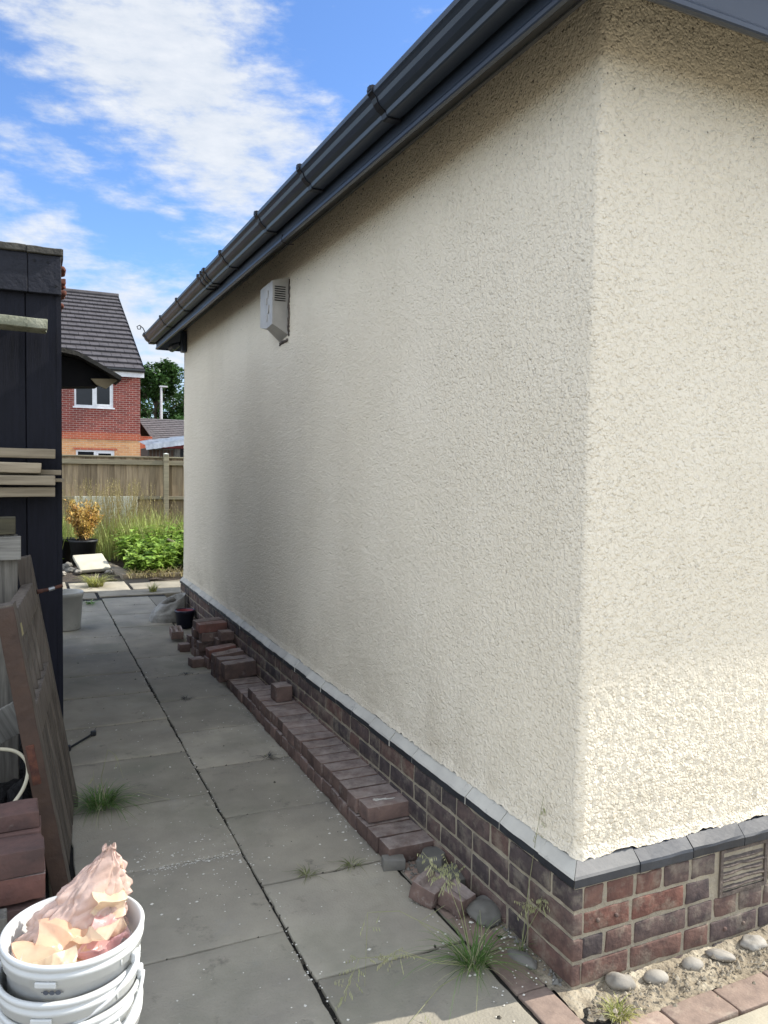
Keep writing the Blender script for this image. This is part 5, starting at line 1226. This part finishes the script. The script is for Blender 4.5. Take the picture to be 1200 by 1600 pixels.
# garden store with silver sheeting behind the fence
gs = thing('garden_store', 'lean-to garden store with crinkled silver roof sheet just beyond the fence', 'shed', (1.3, 15.5, 0))
def Q(p): return (p[0]-1.3, p[1]-15.5, p[2])
mb = MB(); vs = []; fs = []; nx, ny = 40, 10
for i in range(nx+1):
    for j in range(ny+1):
        x = .88+2.0*i/nx; y = 15.3+1.6*j/ny; z = 1.89+.16*(x-.88)+.07*(y-15.3)-(.10 if j == 0 else 0)+.018*noise.noise(Vector((x*5, y*3, 0)))+.01*noise.noise(Vector((x*20, y*4, 0))); vs.append(Q((x, y, z)))
for i in range(nx):
    for j in range(ny): a = i*(ny+1)+j; fs.append((a, a+ny+1, a+ny+2, a+1))
mb.add(vs, fs); mb.build('sheet_roof', m_sheet, gs)
mb = MB(); box(mb, Q((.96, 15.6, 0)), Q((2.9, 16.8, 1.84))); mb.build('body', m_pot, gs)
mb = MB()
box(mb, Q((.95, 15.52, 1.80)), Q((1.50, 15.56, 1.83)))
for i in range(8): box(mb, Q((.96+i*.075, 15.53, 1.3)), Q((.975+i*.075, 15.55, 1.80)))
box(mb, Q((1.50, 15.50, 1.2)), Q((1.62, 15.56, 1.83))); mb.build('lattice', m_wgz, gs)
mb = MB(); box(mb, Q((.97, 15.565, 1.2)), Q((1.5, 15.58, 1.82))); mb.build('window', mat('brown_pane', (.16, .10, .07), rough=.3), gs)
# street lamp
sl = thing('street_lamp', 'slim pale street lamp column rising above the far low roof', 'street lamp', (5.77, 45, 0))
mb = MB(); tube(mb, [(0, 0, 0), (0, 0, 1.5), (0, 0, 5.95)], .08, 10, radii=[.11, .10, .06]); mb.build('column', m_lamp, sl)
mb = MB(); rbox(mb, (.12, 0, 6.0), (.46, .18, .085), .03, res=.2, jit=0); mb.build('lantern', m_lamp, sl)
# trees
def tree(x, y, h, w, label, seed, z0=1.2, n=9000, ls=.16):
    t = thing('tree', label, 'tree', (x, y, 0), 'trees beyond the houses'); r_ = random.Random(seed); tr = MB()
    tube(tr, [(0, 0, 0), (.1, 0, h*.3), (0, .1, h*.6), (.1, 0, h*.85)], .2, 8, radii=[.3, .22, .14, .04])
    cl = []
    for i in range(60):
        a = r_.uniform(0, 6.283); zz = r_.uniform(.10, .95); rr = w*(math.sin(min(1, .12+zz*.86)*math.pi)**.55)*r_.uniform(.25, .97)
        c = Vector((math.cos(a)*rr, math.sin(a)*rr, h*zz)); cl.append((c, r_.uniform(.13, .24)*w*1.2))
        tube(tr, [(0, 0, h*zz*.7), c.lerp(Vector((0, 0, h*zz*.8)), .4), c], .05, 5, radii=[.07, .045, .015])
    tr.build('trunk', m_bark, t); cr = MB()
    for i in range(n):
        c, s_ = cl[i % len(cl)]; v = Vector((r_.gauss(0, 1), r_.gauss(0, 1), r_.gauss(0, 1))).normalized()*s_*(r_.uniform(.3, 1)**.5)*Vector((1, 1, .8)).length/1.6
        p = c+v; d = Vector((r_.gauss(0, 1), r_.gauss(0, 1), r_.gauss(0, .6))).normalized(); l_ = ls*r_.uniform(.6, 1.4)
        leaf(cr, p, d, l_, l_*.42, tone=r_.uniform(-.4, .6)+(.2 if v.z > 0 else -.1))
    cr.build('crown', m_tree, t); return t
tree(7.7, 60, 9.3, 3.1, 'big leafy tree rising between the brick house and the bungalow wall', 3, n=20000, ls=.24)
tree(11.2, 63, 8.2, 3.4, 'lower rounded tree just right of the big one', 5, n=6000, ls=.24)
tree(6.0, 52, 4.6, 1.9, 'small lighter green tree low beside the brick house', 8, n=6000, ls=.17)
tree(9.2, 54, 4.8, 2.4, 'low bushy tree behind the street lamp', 9, n=6000, ls=.18)
print('objects', len(bpy.data.objects))
